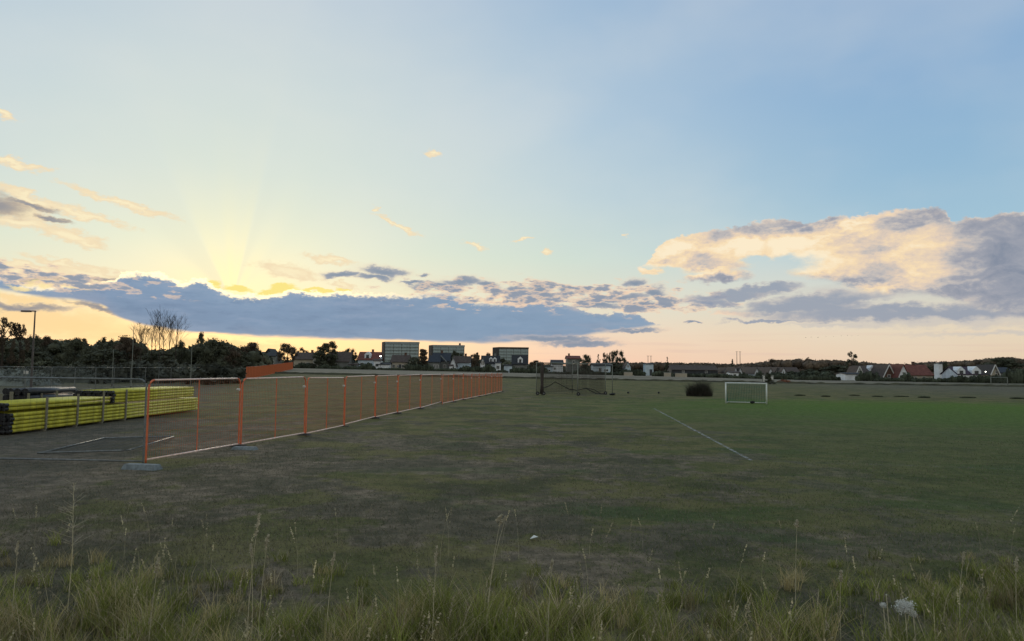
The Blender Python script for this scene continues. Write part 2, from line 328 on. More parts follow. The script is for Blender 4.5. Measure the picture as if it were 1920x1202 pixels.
def npmesh(name, V_, Fq, m, parent=None, tint=None):
    me = bpy.data.meshes.new(name); nv = len(V_); nf_ = len(Fq); k = Fq.shape[1]
    me.vertices.add(nv); me.vertices.foreach_set('co', V_.astype(np.float32).ravel())
    me.loops.add(nf_ * k); me.loops.foreach_set('vertex_index', Fq.astype(np.int32).ravel())
    me.polygons.add(nf_); me.polygons.foreach_set('loop_start', np.arange(0, nf_ * k, k, dtype=np.int32))
    me.polygons.foreach_set('loop_total', np.full(nf_, k, dtype=np.int32))
    if tint is not None:
        at = me.attributes.new('tint', 'FLOAT_COLOR', 'POINT')
        c = np.ones((nv, 4), np.float32); c[:, :3] = tint; at.data.foreach_set('color', c.ravel())
    me.update(calc_edges=True); me.validate(); me.materials.append(m)
    o = bpy.data.objects.new(name, me); col.objects.link(o)
    if parent: o.parent = parent
    return o
def tag(o, label=None, cat=None, group=None, kind=None):
    for k, v in (('label', label), ('category', cat), ('group', group), ('kind', kind)):
        if v: o[k] = v
    return o
def thing(name, label, cat, loc=(0, 0, 0), rz=0, group=None):
    o = bpy.data.objects.new(name, None); col.objects.link(o); o.empty_display_size = .3
    o.location = loc; o.rotation_euler = (0, 0, rz); return tag(o, label, cat, group)
def children(o): return KIDS.get(o, None) or [c for c in bpy.data.objects if c.parent == o]
KIDS = {}
def copy_tree(o, parent=None):
    if o not in KIDS:
        KIDS[o] = [c for c in bpy.data.objects if c.parent == o]
    c = o.copy(); col.objects.link(c); c.parent = parent
    for ch in KIDS[o]: copy_tree(ch, c)
    return c

# ---------------------------------------------------------------- ground
def ss_(a, b, x):
    t = max(0, min(1, (x - a) / (b - a))); return t * t * (3 - 2 * t)
def edge_y(x): return 150 - .12 * x
def H(x, y):
    if y < 60: return 0.0
    return max(.35, min(2.6, 1.17 - 2.0 * x / max(y, 60))) * ss_(95, 235, y)
def gl(lo, hi, fine):
    a = [lo]; 
    while a[-1] < hi:
        p = a[-1]; a.append(p + max(fine, (abs(p) * .06)))
    return np.array(a)
ys = np.concatenate([[-300, -60], np.arange(-20, 60, 4), np.arange(60, 520, 7), np.geomspace(530, 9000, 26)])
xp = np.concatenate([np.arange(0, 60, 4), np.arange(60, 420, 9), np.geomspace(430, 8000, 22)])
xs = np.concatenate([-xp[::-1][:-1], xp])
VV = np.array([(x, y, H(x, y)) for y in ys for x in xs]); nx = len(xs)
FF = np.array([(j * nx + i, j * nx + i + 1, (j + 1) * nx + i + 1, (j + 1) * nx + i) for j in range(len(ys) - 1) for i in range(nx - 1)])
gm = bpy.data.materials.new('field_turf'); gm.use_nodes = True; t = gm.node_tree; q = N(t); b = t.nodes['Principled BSDF']
b.inputs['Roughness'].default_value = .95; b.inputs['Specular IOR Level'].default_value = .1
tcn = q.node('ShaderNodeTexCoord'); sp = q.node('ShaderNodeSeparateXYZ'); t.links.new(tcn.outputs['Object'], sp.inputs[0])
gx, gy = E(q, sp.outputs[0]), E(q, sp.outputs[1]); gv = E(q, tcn.outputs['Object'])
n1 = q.noise(gv, .09, 6, .6); n2 = q.noise(gv, .45, 6, .65); n3 = q.noise(gv, 3.2, 6, .7); n4 = q.noise(gv, 22.0, 4, .7)
n5 = q.noise(q.vec(gx * .8, gy * .6, 4.0), .8, 5, .65)
turf = q.mix(q.ss(.44, .56, n2), (.094, .106, .040, 1), (.165, .152, .068, 1))
olive = q.mix(q.ss(.40, .60, n3) * .5, turf, (.138, .136, .052, 1))
worn = q.mix(q.ss(.38, .62, n3), (.125, .110, .080, 1), (.220, .180, .130, 1))
worn = q.mix(q.ss(.48, .56, n5) * .6, worn, (.078, .080, .056, 1))
# worn earth on the left and close to the viewer; grass to the right
nearf = q.ss(34.0, 17.0, gy)
bias = q.ss(16.0, -8.0, gx + (n1 - .5) * 14.0) * (nearf * .05 + .008) + nearf * .015 + q.ss(-3.0, -12.0, gx) * (nearf * .05) - q.ss(3.0, 14.0, gx) * .03
pat = q.noise(q.vec(gx * .55, gy * .42, 4.0), 1, 6, .68)
wf = q.ss(.512, .555, pat * .5 + n5 * .25 + n1 * .25 + bias - .015)
g = q.mix(wf * .92, olive, worn)
dkp = q.noise(q.vec(gx * .60, gy * .50, 12.0), 1, 6, .68)
g = q.mix(q.ss(.50, .60, dkp) * .60, g, (.054, .062, .036, 1))
g = q.mix(q.ss(.56, .64, q.noise(q.vec(gx * .22, gy * .5, 22.0), 1, 5, .6)) * .6 * q.ss(-6.0, 2.0, gx), g, (.062, .105, .034, 1))
# lush patch on the right
lush = q.ss(1.25, .35, q.m('SQRT', (gx - 27.0) * (gx - 27.0) / 480.0 + (gy - 41.0) * (gy - 41.0) / 330.0) + (n2 - .5) * .9)
g = q.mix(lush * .95, g, q.mix(q.ss(.3, .7, n3), (.072, .150, .014, 1), (.105, .20, .024, 1)))
lush2 = q.ss(2.0, 10.0, gx + (n1 - .5) * 10.0) * q.ss(6.0, 9.0, gy) * q.ss(60.0, 34.0, gy)
g = q.mix(lush2 * .55, g, q.mix(q.ss(.3, .7, n3), (.066, .098, .034, 1), (.105, .132, .050, 1)))
# grey rough ground far right
rg = q.ss(60.0, 66.0, gy + (n2 - .5) * 14.0 - gx * .12) * q.ss(22.0, 75.0, gx + (n1 - .5) * 30.0)
g = q.mix(rg * .70, g, q.mix(q.ss(.35, .65, n2 * .5 + n3 * .5), (.085, .086, .068, 1), (.145, .138, .115, 1)))
# gravel yard under the pipes
yd = q.ss(1.0, -2.5, gx + (n2 - .5) * 6.0 + gy * .34 + 2.5) * q.ss(-5.0, -8.5, gx) * q.ss(95.0, 70.0, gy)
g = q.mix(yd * .60, g, q.mix(q.ss(.35, .65, n3 * .7 + n4 * .3), (.074, .072, .060, 1), (.125, .115, .098, 1)))
# stubble field past the edge
ef = q.ss(.0, 1.5, gy + gx * .12 - 150.0) * q.ss(-85.0, -50.0, gx)
stb = q.mix(q.ss(.4, .6, q.noise(q.vec(gx * .02, gy * .10, 1.0), 1, 4, .6)), (.175, .162, .122, 1), (.24, .222, .170, 1))
g = q.mix(ef * q.ss(290.0, 250.0, gy) * q.ss(95.0, 40.0, gx - 30.0) , g, stb)
fine = q.m('ADD', n4 * .9, .55)
g = q.mix(1.0, g, q.mix(q.ss(.3, .7, n4 * .6 + n3 * .4), (.70, .70, .70, 1), (1.32, 1.32, 1.32, 1)), 'MULTIPLY')
q.put(b.inputs['Base Color'], g)
bp = q.node('ShaderNodeBump'); bp.inputs['Strength'].default_value = 1.0; bp.inputs['Distance'].default_value = .08
q.put(bp.inputs['Height'], n3 * 1.2 + n4 * .5); t.links.new(bp.outputs[0], b.inputs['Normal'])
go = npmesh('ground', VV, FF, gm); tag(go, kind='structure')

# painted pitch lines
pm = bpy.data.materials.new('worn_line_paint'); pm.use_nodes = True; t = pm.node_tree; q = N(t); b = t.nodes['Principled BSDF']
b.inputs['Base Color'].default_value = (.42, .45, .44, 1); b.inputs['Roughness'].default_value = .9
tcn = q.node('ShaderNodeTexCoord'); nn = q.noise(E(q, tcn.outputs['Object']), 5, 5, .7)
tp = q.node('ShaderNodeBsdfTransparent'); mx = q.node('ShaderNodeMixShader'); q.put(mx.inputs[0], q.ss(.40, .62, nn) * .55 + .08)
t.links.new(tp.outputs[0], mx.inputs[1]); t.links.new(b.outputs[0], mx.inputs[2]); t.links.new(mx.outputs[0], t.nodes['Material Output'].inputs[0])
pm2 = pm.copy(); pm2.name = 'faint_line_paint'
for nd in pm2.node_tree.nodes:
    if nd.type == 'MATH' and nd.operation == 'MULTIPLY': nd.inputs[1].default_value = .26
    if nd.type == 'MATH' and nd.operation == 'ADD': nd.inputs[1].default_value = .0
def strip(name, a, b_, w, m):
    a, b_ = Vector(a), Vector(b_); d = (b_ - a).normalized(); p = Vector((-d.y, d.x, 0)) * w / 2; k = max(2, int((b_ - a).length / 3)); mb = MB()
    pts = [a + (b_ - a) * i / k + Vector((0, 0, .004)) for i in range(k + 1)]
    mb.add([q_ + s * p for q_ in pts for s in (1, -1)], [(2 * i, 2 * i + 1, 2 * i + 3, 2 * i + 2) for i in range(k)])
    return tag(mb.build(name, m), kind='structure')
strip('touch_line', G(1226, 766), G(1408, 863), .09, pm)
strip('goal_line', G(1414, 864), G(2100, 886), .10, pm2)

# ---------------------------------------------------------------- vegetation
def leaf_cards(C, s, jit=.5):
    k = len(C); a = rng.normal(size=(k, 3)); a /= np.linalg.norm(a, axis=1)[:, None]
    b_ = rng.normal(size=(k, 3)); b_ -= (b_ * a).sum(1)[:, None] * a; b_ /= np.linalg.norm(b_, axis=1)[:, None]
    sz = s * (1 - jit + 2 * jit * rng.random(k))[:, None]
    a *= sz; b_ *= sz * .62
    Vt = np.stack([C - a, C + b_, C + a, C - b_], 1).reshape(-1, 3)
    return Vt, np.arange(4 * k).reshape(-1, 4)
def lump(c, r, seg=8, rg_=6):
    vs = []; fs = []
    for i in range(rg_ + 1):
        th = math.pi * i / rg_
        for j in range(seg):
            ph = 2 * math.pi * j / seg; k = 1 + .22 * random.uniform(-1, 1)
            vs.append((c[0] + r[0] * k * math.sin(th) * math.cos(ph), c[1] + r[1] * k * math.sin(th) * math.sin(ph), c[2] + r[2] * k * math.cos(th)))
    for i in range(rg_):
        for j in range(seg): fs.append((i * seg + j, i * seg + (j + 1) % seg, (i + 1) * seg + (j + 1) % seg, (i + 1) * seg + j))
    return vs, fs
def crown(kind, seed, N_=4200):
    global rng
    rng = np.random.default_rng(seed); random.seed(seed)
    cl = []
    if kind == 'round':
        for i in range(46):
            th = random.uniform(0, 2 * math.pi); h = random.uniform(.04, .9); w = .42 * math.sin(min(math.pi, (h - .02) / .98 * math.pi)) ** .6
            r_ = w * random.random() ** .5; cl.append((r_ * math.cos(th), r_ * math.sin(th), h, random.uniform(.08, .14)))
    elif kind == 'low':
        for i in range(44):
            th = random.uniform(0, 2 * math.pi); h = random.uniform(.02, .86); w = .48 * (1 - h * h * .85)
            r_ = w * random.random() ** .5; cl.append((r_ * math.cos(th), r_ * math.sin(th), h, random.uniform(.10, .16)))
    elif kind == 'tall':
        for i in range(34):
            th = random.uniform(0, 2 * math.pi); h = random.uniform(.03, .93); w = .17 * (1 - abs(h - .5))
            r_ = w * random.random() ** .5; cl.append((r_ * math.cos(th), r_ * math.sin(th), h, random.uniform(.06, .11)))
    elif kind == 'conifer':
        for i in range(34):
            h = random.uniform(.06, .97); th = random.uniform(0, 2 * math.pi); w = .26 * (1 - h)
            r_ = w * random.random() ** .4; cl.append((r_ * math.cos(th), r_ * math.sin(th), h, .035 + .08 * (1 - h)))
    elif kind == 'wispy':
        for i in range(24):
            th = random.uniform(0, 2 * math.pi); h = random.uniform(.3, .95); w = .34 * math.sin((h - .15) / .85 * math.pi) ** .7
            r_ = w * random.random() ** .5; cl.append((r_ * math.cos(th), r_ * math.sin(th), h, random.uniform(.04, .085)))
    cl = np.array(cl); wt = cl[:, 3] ** 2; wt /= wt.sum()
    idx = rng.choice(len(cl), N_, p=wt); d = rng.normal(size=(N_, 3)); d /= np.linalg.norm(d, axis=1)[:, None]
    rad = cl[idx, 3:4] * (.35 + .75 * rng.random((N_, 1)) ** .5)
    C = cl[idx, :3] + d * rad * (1, 1, .85)
    Vt, Ft = leaf_cards(C, .017 if kind != 'wispy' else .013)
    tint = np.repeat((.6 + .8 * rng.random(len(cl)))[idx], 4)[:, None] * np.ones((1, 3))
    if kind != 'wispy':
        Vs = [Vt]; Fs = [Ft]; T = [tint]; o = len(Vt)
        for c in cl:
            v, f = lump(c[:3], (c[3] * .5,) * 3, 7, 5); Vs.append(np.array(v)); Fs.append(np.array(f) + o); o += len(v); T.append(np.full((len(v), 3), .8))
        Vt = np.concatenate(Vs); Ft = np.concatenate(Fs); tint = np.concatenate(T)
    return Vt, Ft, tint, cl
def trunk_mb(cl, kind):
    mb = MB(); mb.tube([(0, 0, -.03), (.006, 0, .3), (0, .005, .62), (0, 0, .9 if kind == 'conifer' else .75)], [.022, .017, .011, .004], 7)
    for c in cl[:14]:
        z0 = max(.12, c[2] - .22 * random.uniform(.6, 1)); mb.tube([(0, 0, z0), (c[0] * .55, c[1] * .55, (z0 + c[2]) / 2 + .02), (c[0], c[1], c[2])], [.009, .006, .002], 5)
    return mb
TP = {}
def tree_proto(kind, seed, m):
    key = (kind, seed, m)
    if key not in TP:
        Vt, Ft, tint, cl = crown(kind, seed)
        c = npmesh('crown', Vt, Ft, M[m], None, tint); tr = trunk_mb(cl, kind).build('trunk', M['bark'])
        TP[key] = (c, tr, [0])
    return TP[key]
def tree(name, kind, seed, px, ytop, wpx, depth, label, cat='tree', group=None, m='foliage', ybase=None):
    x = W(px, 640, depth).x; base = H(x, depth) if ybase is None else W(px, ybase, depth).z
    h = W(px, ytop, depth).z - base; w = wpx / F * depth
    wf_ = {'round': .86, 'low': 1.0, 'tall': .42, 'conifer': .56, 'wispy': .80}[kind]
    root = thing(name, label, cat, (x, depth, base), random.uniform(0, 6.28), group)
    root.scale = (w / wf_, w / wf_, h)
    c, tr, used = tree_proto(kind, seed, m)
    for o in (c, tr):
        if used[0] < 2: used[0] += 1; p = o
        else: p = o.copy(); col.objects.link(p)
        p.parent = root
    return root
G1 = 'trees along the left horizon'; G2 = 'garden trees among the far houses'; G3 = 'trees rising over the far wooded ridge'
T = [  # name, kind, seed, px, ytop, wpx, depth, label, group, material
 ('broadleaf_tree', 'wispy', 1, 6, 592, 74, 100, 'loose-crowned tree standing tallest at the left edge of the photo', G1, 'foliage2'),
 ('broadleaf_tree', 'wispy', 2, 38, 606, 36, 104, 'small airy tree directly left of the street lamp', G1, 'foliage2'),
 ('broadleaf_tree', 'low', 3, 5, 632, 120, 118, 'broad dark tree filling the left edge beneath the airy crowns', G1, 'foliage'),
 ('broadleaf_tree', 'round', 4, 64, 626, 34, 150, 'round dark tree right behind the street lamp', G1, 'foliage'),
 ('broadleaf_tree', 'round', 5, 86, 627, 28, 155, 'dark tree with a peaked top just right of the street lamp', G1, 'foliage2'),
 ('broadleaf_tree', 'low', 6, 45, 640, 120, 140, 'wide dark tree at the foot of the street lamp', G1, 'foliage'),
 ('broadleaf_tree', 'low', 4, 112, 634, 50, 160, 'low dark tree in the dip right of the street lamp', G1, 'foliage'),
 ('broadleaf_tree', 'low', 5, 142, 629, 50, 150, 'domed dark tree halfway between the street lamp and the roundest crown', G1, 'foliage'),
 ('broadleaf_tree', 'tall', 6, 160, 630, 12, 152, 'narrow bare-topped tree behind the domed dark tree', G1, 'foliage2'),
 ('broadleaf_tree', 'low', 3, 166, 646, 40, 145, 'small dark tree sloping down into the bright gap', G1, 'foliage'),
 ('broadleaf_tree', 'round', 7, 199, 630, 46, 140, 'roundest dark crown just right of the bright gap', G1, 'foliage'),
 ('broadleaf_tree', 'low', 8, 240, 625, 62, 130, 'smooth domed dark tree left of the bare trees', G1, 'foliage2'),
 ('broadleaf_tree', 'low', 3, 196, 650, 120, 125, 'broad shrubby tree under the roundest crown', G1, 'foliage'),
 ('broadleaf_tree', 'low', 9, 300, 655, 90, 125, 'wide dark tree below the bare trees', G1, 'foliage'),
 ('broadleaf_tree', 'round', 4, 341, 637, 34, 128, 'dark tree with a flat tip right of the bare trees', G1, 'foliage'),
 ('conifer_tree', 'tall', 10, 376, 620, 16, 135, 'thin dark spire poking above the big left crown', G1, 'foliage'),
 ('broadleaf_tree', 'low', 8, 400, 630, 84, 130, 'largest domed crown against the bright strip of sky', G1, 'foliage'),
 ('broadleaf_tree', 'low', 5, 434, 645, 50, 140, 'shoulder tree on the right of the largest domed crown', G1, 'foliage2'),
 ('broadleaf_tree', 'round', 11, 469, 640, 50, 160, 'ragged-topped dark tree left of the pointed grey house', G1, 'foliage2'),
 ('broadleaf_tree', 'low', 9, 452, 655, 60, 150, 'low dark tree in front of the ragged-topped tree', G1, 'foliage'),
 ('broadleaf_tree', 'low', 5, 507, 668, 16, 225, 'small round tree in front of the pointed grey house', G2, 'foliage'),
 ('broadleaf_tree', 'round', 11, 540, 643, 38, 240, 'dark tree with a spiky top right of the pointed grey house', G2, 'foliage2'),
 ('broadleaf_tree', 'round', 7, 564, 650, 30, 270, 'brown-tinted tree behind the low pale-walled house', G2, 'foliage2'),
 ('broadleaf_tree', 'tall', 6, 608, 640, 30, 250, 'tall leaning dark tree, first of a pair beside the brown-roofed house', G2, 'foliage'),
 ('broadleaf_tree', 'tall', 10, 623, 638, 22, 252, 'tallest of the dark pair beside the brown-roofed house', G2, 'foliage'),
 ('broadleaf_tree', 'low', 8, 600, 655, 36, 248, 'bushy dark tree at the foot of the tall pair', G2, 'foliage'),
 ('broadleaf_tree', 'round', 4, 657, 652, 28, 260, 'round tree between the brown-roofed house and the white house with dormer', G2, 'foliage'),
 ('broadleaf_tree', 'low', 5, 640, 656, 28, 330, 'brownish tree behind the long brown roof', G2, 'foliage2'),
 ('broadleaf_tree', 'low', 9, 698, 658, 26, 340, 'reddish-brown tree behind the white house with dormer', G2, 'foliage2'),
 ('broadleaf_tree', 'low', 3, 777, 668, 44, 250, 'bushy dark tree below the gap between the first two tower blocks', G2, 'foliage'),
 ('broadleaf_tree', 'tall', 11, 795, 654, 22, 330, 'reddish tall tree standing against the left end of the middle tower block', G2, 'foliage2'),
 ('broadleaf_tree', 'tall', 7, 853, 656, 16, 300, 'dark columnar tree in front of the middle tower block', G2, 'foliage'),
 ('broadleaf_tree', 'round', 9, 864, 660, 20, 310, 'green tree at the right end of the middle tower block', G2, 'foliage'),
 ('broadleaf_tree', 'low', 8, 888, 661, 34, 290, 'round brown tree between the middle and right tower blocks', G2, 'foliage2'),
 ('broadleaf_tree', 'tall', 6, 896, 658, 9, 320, 'thin pale poplar between the middle and right tower blocks', G2, 'greyfol'),
 ('broadleaf_tree', 'round', 4, 916, 660, 16, 330, 'small bobbled tree against the left end of the right tower block', G2, 'foliage2'),
 ('broadleaf_tree', 'low', 3, 941, 670, 26, 280, 'dark tree in front of the right tower block', G2, 'foliage'),
 ('broadleaf_tree', 'round', 11, 1003, 675, 22, 330, 'low ragged tree right of the steep dark-roofed house', G2, 'foliage2'),
 ('broadleaf_tree', 'low', 5, 1016, 677, 22, 330, 'small low tree left of the white bungalow', G2, 'foliage2'),
 ('broadleaf_tree', 'low', 8, 1098, 662, 30, 270, 'round-topped dark tree above the net cage', G2, 'foliage'),
 ('conifer_tree', 'conifer', 12, 1122, 664, 16, 290, 'pointed dark conifer right of the round tree above the net cage', G2, 'foliage'),
 ('broadleaf_tree', 'wispy', 2, 1132, 660, 18, 285, 'thin see-through tree between the conifer and the twin dark crowns', G2, 'foliage2'),
 ('broadleaf_tree', 'round', 7, 1144, 657, 20, 265, 'left crown of the twin dark trees right of centre', G2, 'foliage'),
 ('broadleaf_tree', 'round', 4, 1158, 655, 28, 260, 'right and taller crown of the twin dark trees', G2, 'foliage'),
 ('broadleaf_tree', 'low', 9, 1150, 678, 52, 255, 'bushy dark tree under the twin dark crowns', G2, 'foliage'),
 ('conifer_tree', 'conifer', 12, 1251, 669, 13, 350, 'dark fir tip rising above the ridge right of the two short masts', G3, 'foliage'),
 ('conifer_tree', 'conifer', 13, 1373, 672, 13, 350, 'dark fir tip just left of the two tall masts', G3, 'foliage'),
 ('broadleaf_tree', 'low', 8, 1450, 671, 34, 420, 'reddish domed crown at the left end of the higher ridge', G3, 'foliage2'),
 ('broadleaf_tree', 'wispy', 1, 1514, 668, 12, 420, 'small airy treetop sticking out of the ridge below the birds', G3, 'foliage2'),
 ('broadleaf_tree', 'wispy', 2, 1596, 658, 30, 260, 'see-through round treetop standing alone above the ridge', G3, 'foliage'),
 ('broadleaf_tree', 'low', 5, 1566, 682, 70, 250, 'large dark rounded tree left of the white low building', G3, 'foliage'),
 ('broadleaf_tree', 'low', 3, 1515, 690, 34, 255, 'small dark shrubby tree left of the large rounded tree', G3, 'foliage'),
 ('conifer_tree', 'tall', 10, 1769, 678, 16, 265, 'dark column-shaped tree right of the white chimney block', G3, 'foliage'),
 ('broadleaf_tree', 'low', 9, 1735, 684, 34, 300, 'dark tree behind the end of the long red roof', G3, 'foliage'),
 ('broadleaf_tree', 'low', 8, 1880, 668, 90, 330, 'great domed crown at the right end of the ridge', G3, 'foliage'),
 ('broadleaf_tree', 'low', 4, 1905, 690, 50, 240, 'dark tree at the right edge of the photo', G3, 'foliage'),
 ('broadleaf_tree', 'round', 7, 1216, 684, 14, 265, 'dark tree left of the pale transformer tower', G2, 'foliage'),
]
for a in T: tree(a[0], a[1], a[2], a[3], a[4], a[5], a[6], a[7], 'tree', a[8], a[9])

# leafless birches on the left
def bare(px, ytop, depth, seed, label, spread=.5):
    random.seed(seed); x = W(px, 640, depth).x; base = H(x, depth); h = W(px, ytop, depth).z - base
    root = thing('bare_tree', label, 'tree', (x, depth, base), 0, 'leafless trees on the left'); 
    mb = MB(); lean = random.uniform(-.03, .03) * h
    mb.tube([(0, 0, -.2), (lean * .3, 0, h * .4), (lean, 0, h)], [.085, .06, .015], 6); mb.build('trunk', M['bark'], root)
    br = MB()
    def rec(p, d, L, r, lv):
        e = p + d * L; mid = p + d * L * .5 + Vector((random.uniform(-.08, .08), random.uniform(-.08, .08), 0)) * L
        br.tube([p, mid, e], [r, r * .75, r * .4], 4, False)
        if lv:
            for _ in range(3 if lv > 1 else 4):
                t_ = random.uniform(.35, 1); nd = (d + Vector((random.uniform(-1, 1), random.uniform(-1, 1), random.uniform(-.1, .7))) * .55).normalized()
                rec(p + (e - p) * t_, nd, L * random.uniform(.45, .7), r * .6, lv - 1)
    for k in range(13):
        z = h * random.uniform(.38, .97); th = random.uniform(0, 6.28); d = Vector((math.cos(th) * spread, math.sin(th) * spread, 1)).normalized()
        rec(Vector((lean * z / h, 0, z)), d, (h - z) * .55 + h * .07, .026, 2)
    br.build('branches', M['bark'], root)
for a in ((266, 612, 122, 1, 'leafless birch farthest left in the bare group, half hidden by the domed tree'), (284, 610, 124, 2, 'thin leafless birch second from the left in the bare group'),
          (300, 588, 120, 3, 'tallest leafless birch standing out against the blue cloud'), (308, 606, 123, 4, 'leafless birch close right of the tallest bare one'), (318, 600, 125, 5, 'leafless birch with a bushy twig top in the middle of the right half'),
          (330, 597, 121, 6, 'leafless birch with upswept branches at the right end of the bare group'), (274, 622, 126, 8, 'shortest leafless birch behind the first two bare ones'), (292, 616, 128, 9, 'slim leafless birch just left of the tallest bare one')): bare(*a)
random.seed(5); x_ = W(360, 650, 126).x
# far wood on the right, and the lower wooded backdrop behind the houses
def wood(name, prof, depth, m, label, rad, dens, seed):
    global rng
    rng = np.random.default_rng(seed); random.seed(seed); Vs = []; Fs = []; Ts = []; o = 0
    for i in range(len(prof) - 1):
        (p0, y0), (p1, y1) = prof[i], prof[i + 1]
        k = max(1, int((p1 - p0) * dens))
        for j in range(k):
            f = (j + random.random()) / k; px = p0 + (p1 - p0) * f; yt = y0 + (y1 - y0) * f; dp = depth + random.uniform(-20, 40)
            P = W(px, yt, dp); g0 = H(P.x, dp); hh = P.z - g0 + random.uniform(-.6, .35)
            z = hh
            while z > 0:
                r_ = rad * random.uniform(.7, 1.25); c = (P.x + random.uniform(-1, 1) * rad, dp + random.uniform(-2, 2), g0 + z - r_ * .8)
                v, f_ = lump(c, (r_ * .85, r_ * .85, r_ * .7), 7, 5); Vs.append(np.array(v)); Fs.append(np.array(f_) + o); o += len(v); tn = random.uniform(.6, 1.35); Ts.append(np.full((len(v), 3), tn))
                d = rng.normal(size=(60, 3)); d /= np.linalg.norm(d, axis=1)[:, None]
                v, f_ = leaf_cards(np.array(c) + d * r_ * (.75 + .3 * rng.random((60, 1))) * (1, 1, .85), .34); Vs.append(v); Fs.append(f_ + o); o += len(v); Ts.append(np.full((len(v), 3), tn))
                z -= r_ * 1.3
    ob = npmesh(name, np.concatenate(Vs), np.concatenate(Fs), M[m], None, np.concatenate(Ts)); return tag(ob, label, 'wood', kind='stuff')
wood('far_wood', [(1060, 690), (1100, 686), (1160, 679), (1180, 680), (1240, 679.5), (1300, 680), (1385, 682.5), (1440, 678), (1452, 674.5), (1482, 674.5), (1496, 672.5), (1525, 675), (1575, 674.5), (1610, 678), (1640, 681), (1700, 683), (1745, 678), (1800, 677), (1850, 673), (1885, 669), (1905, 672), (1960, 676)], 430, 'foliage2', 'low dark wooded ridge along the right horizon behind the white-gabled houses', 3.2, .42, 3)
wood('backdrop_wood', [(480, 672), (560, 674), (640, 672), (720, 678), (790, 676), (850, 672), (930, 676), (1000, 681), (1070, 686), (1120, 684)], 400, 'foliage', 'dark band of treetops behind the far houses left of centre', 3.2, .40, 4)
wood('left_thicket', [(-60, 636), (20, 637), (60, 636), (88, 638), (104, 645), (140, 638), (160, 642), (182, 656), (200, 642), (240, 636), (262, 652), (300, 660), (338, 648), (354, 662), (376, 644), (400, 640), (430, 648), (444, 660), (470, 650), (486, 660), (500, 674)], 172, 'foliage', 'dense dark thicket behind the yard below the left treetops', 1.8, .34, 5)
wood('yard_scrub', [(150, 694), (200, 684), (260, 682), (330, 681), (390, 688), (430, 690), (448, 694)], 100, 'greyfol', 'greyish scrub beyond the grey fence panels of the yard', .8, .30, 6)
wood('mid_shrubs', [(1440, 700), (1470, 699), (1500, 697), (1560, 696)], 250, 'hedge', 'dark shrubs in front of the row of white gables right of the small goal', 1.5, .5, 8)

# clipped hedges and shrubs in front of the houses
def hedge(pxa, pxb, ytop, depth, label, m='hedge', name='hedge', cat='hedge'):
    global rng
    a, b_ = W(pxa, 700, depth), W(pxb, 700, depth); mid = (a + b_) / 2; g0 = H(mid.x, depth); L = (b_ - a).length
    h = max(.7, W((pxa + pxb) / 2, ytop, depth).z - g0)
    rng = np.random.default_rng(int(pxa)); random.seed(int(pxa))
    Vs, Fs, Ts, o = [], [], [], 0
    k = max(3, int(L / .8))
    for i in range(k):
        xx = -L / 2 + L * (i + .5) / k; hh = h * random.uniform(.72, 1.02) * (1 if 0 < i < k - 1 else .7)
        v, f_ = lump((xx, 0, hh * .45), (L / k * .8, .6, hh * .55), 7, 5); Vs.append(np.array(v)); Fs.append(np.array(f_) + o); o += len(v); tn = random.uniform(.7, 1.3); Ts.append(np.full((len(v), 3), tn))
        d = rng.normal(size=(50, 3)); d /= np.linalg.norm(d, axis=1)[:, None]
        v, f_ = leaf_cards(np.array((xx, 0, hh * .5)) + d * np.array((L / k * .8, .65, hh * .55)), .13); Vs.append(v); Fs.append(f_ + o); o += len(v); Ts.append(np.full((len(v), 3), tn))
    ob = npmesh(name, np.concatenate(Vs), np.concatenate(Fs), M[m], None, np.concatenate(Ts)); ob.location = (mid.x, depth, g0)
    return tag(ob, label, cat)
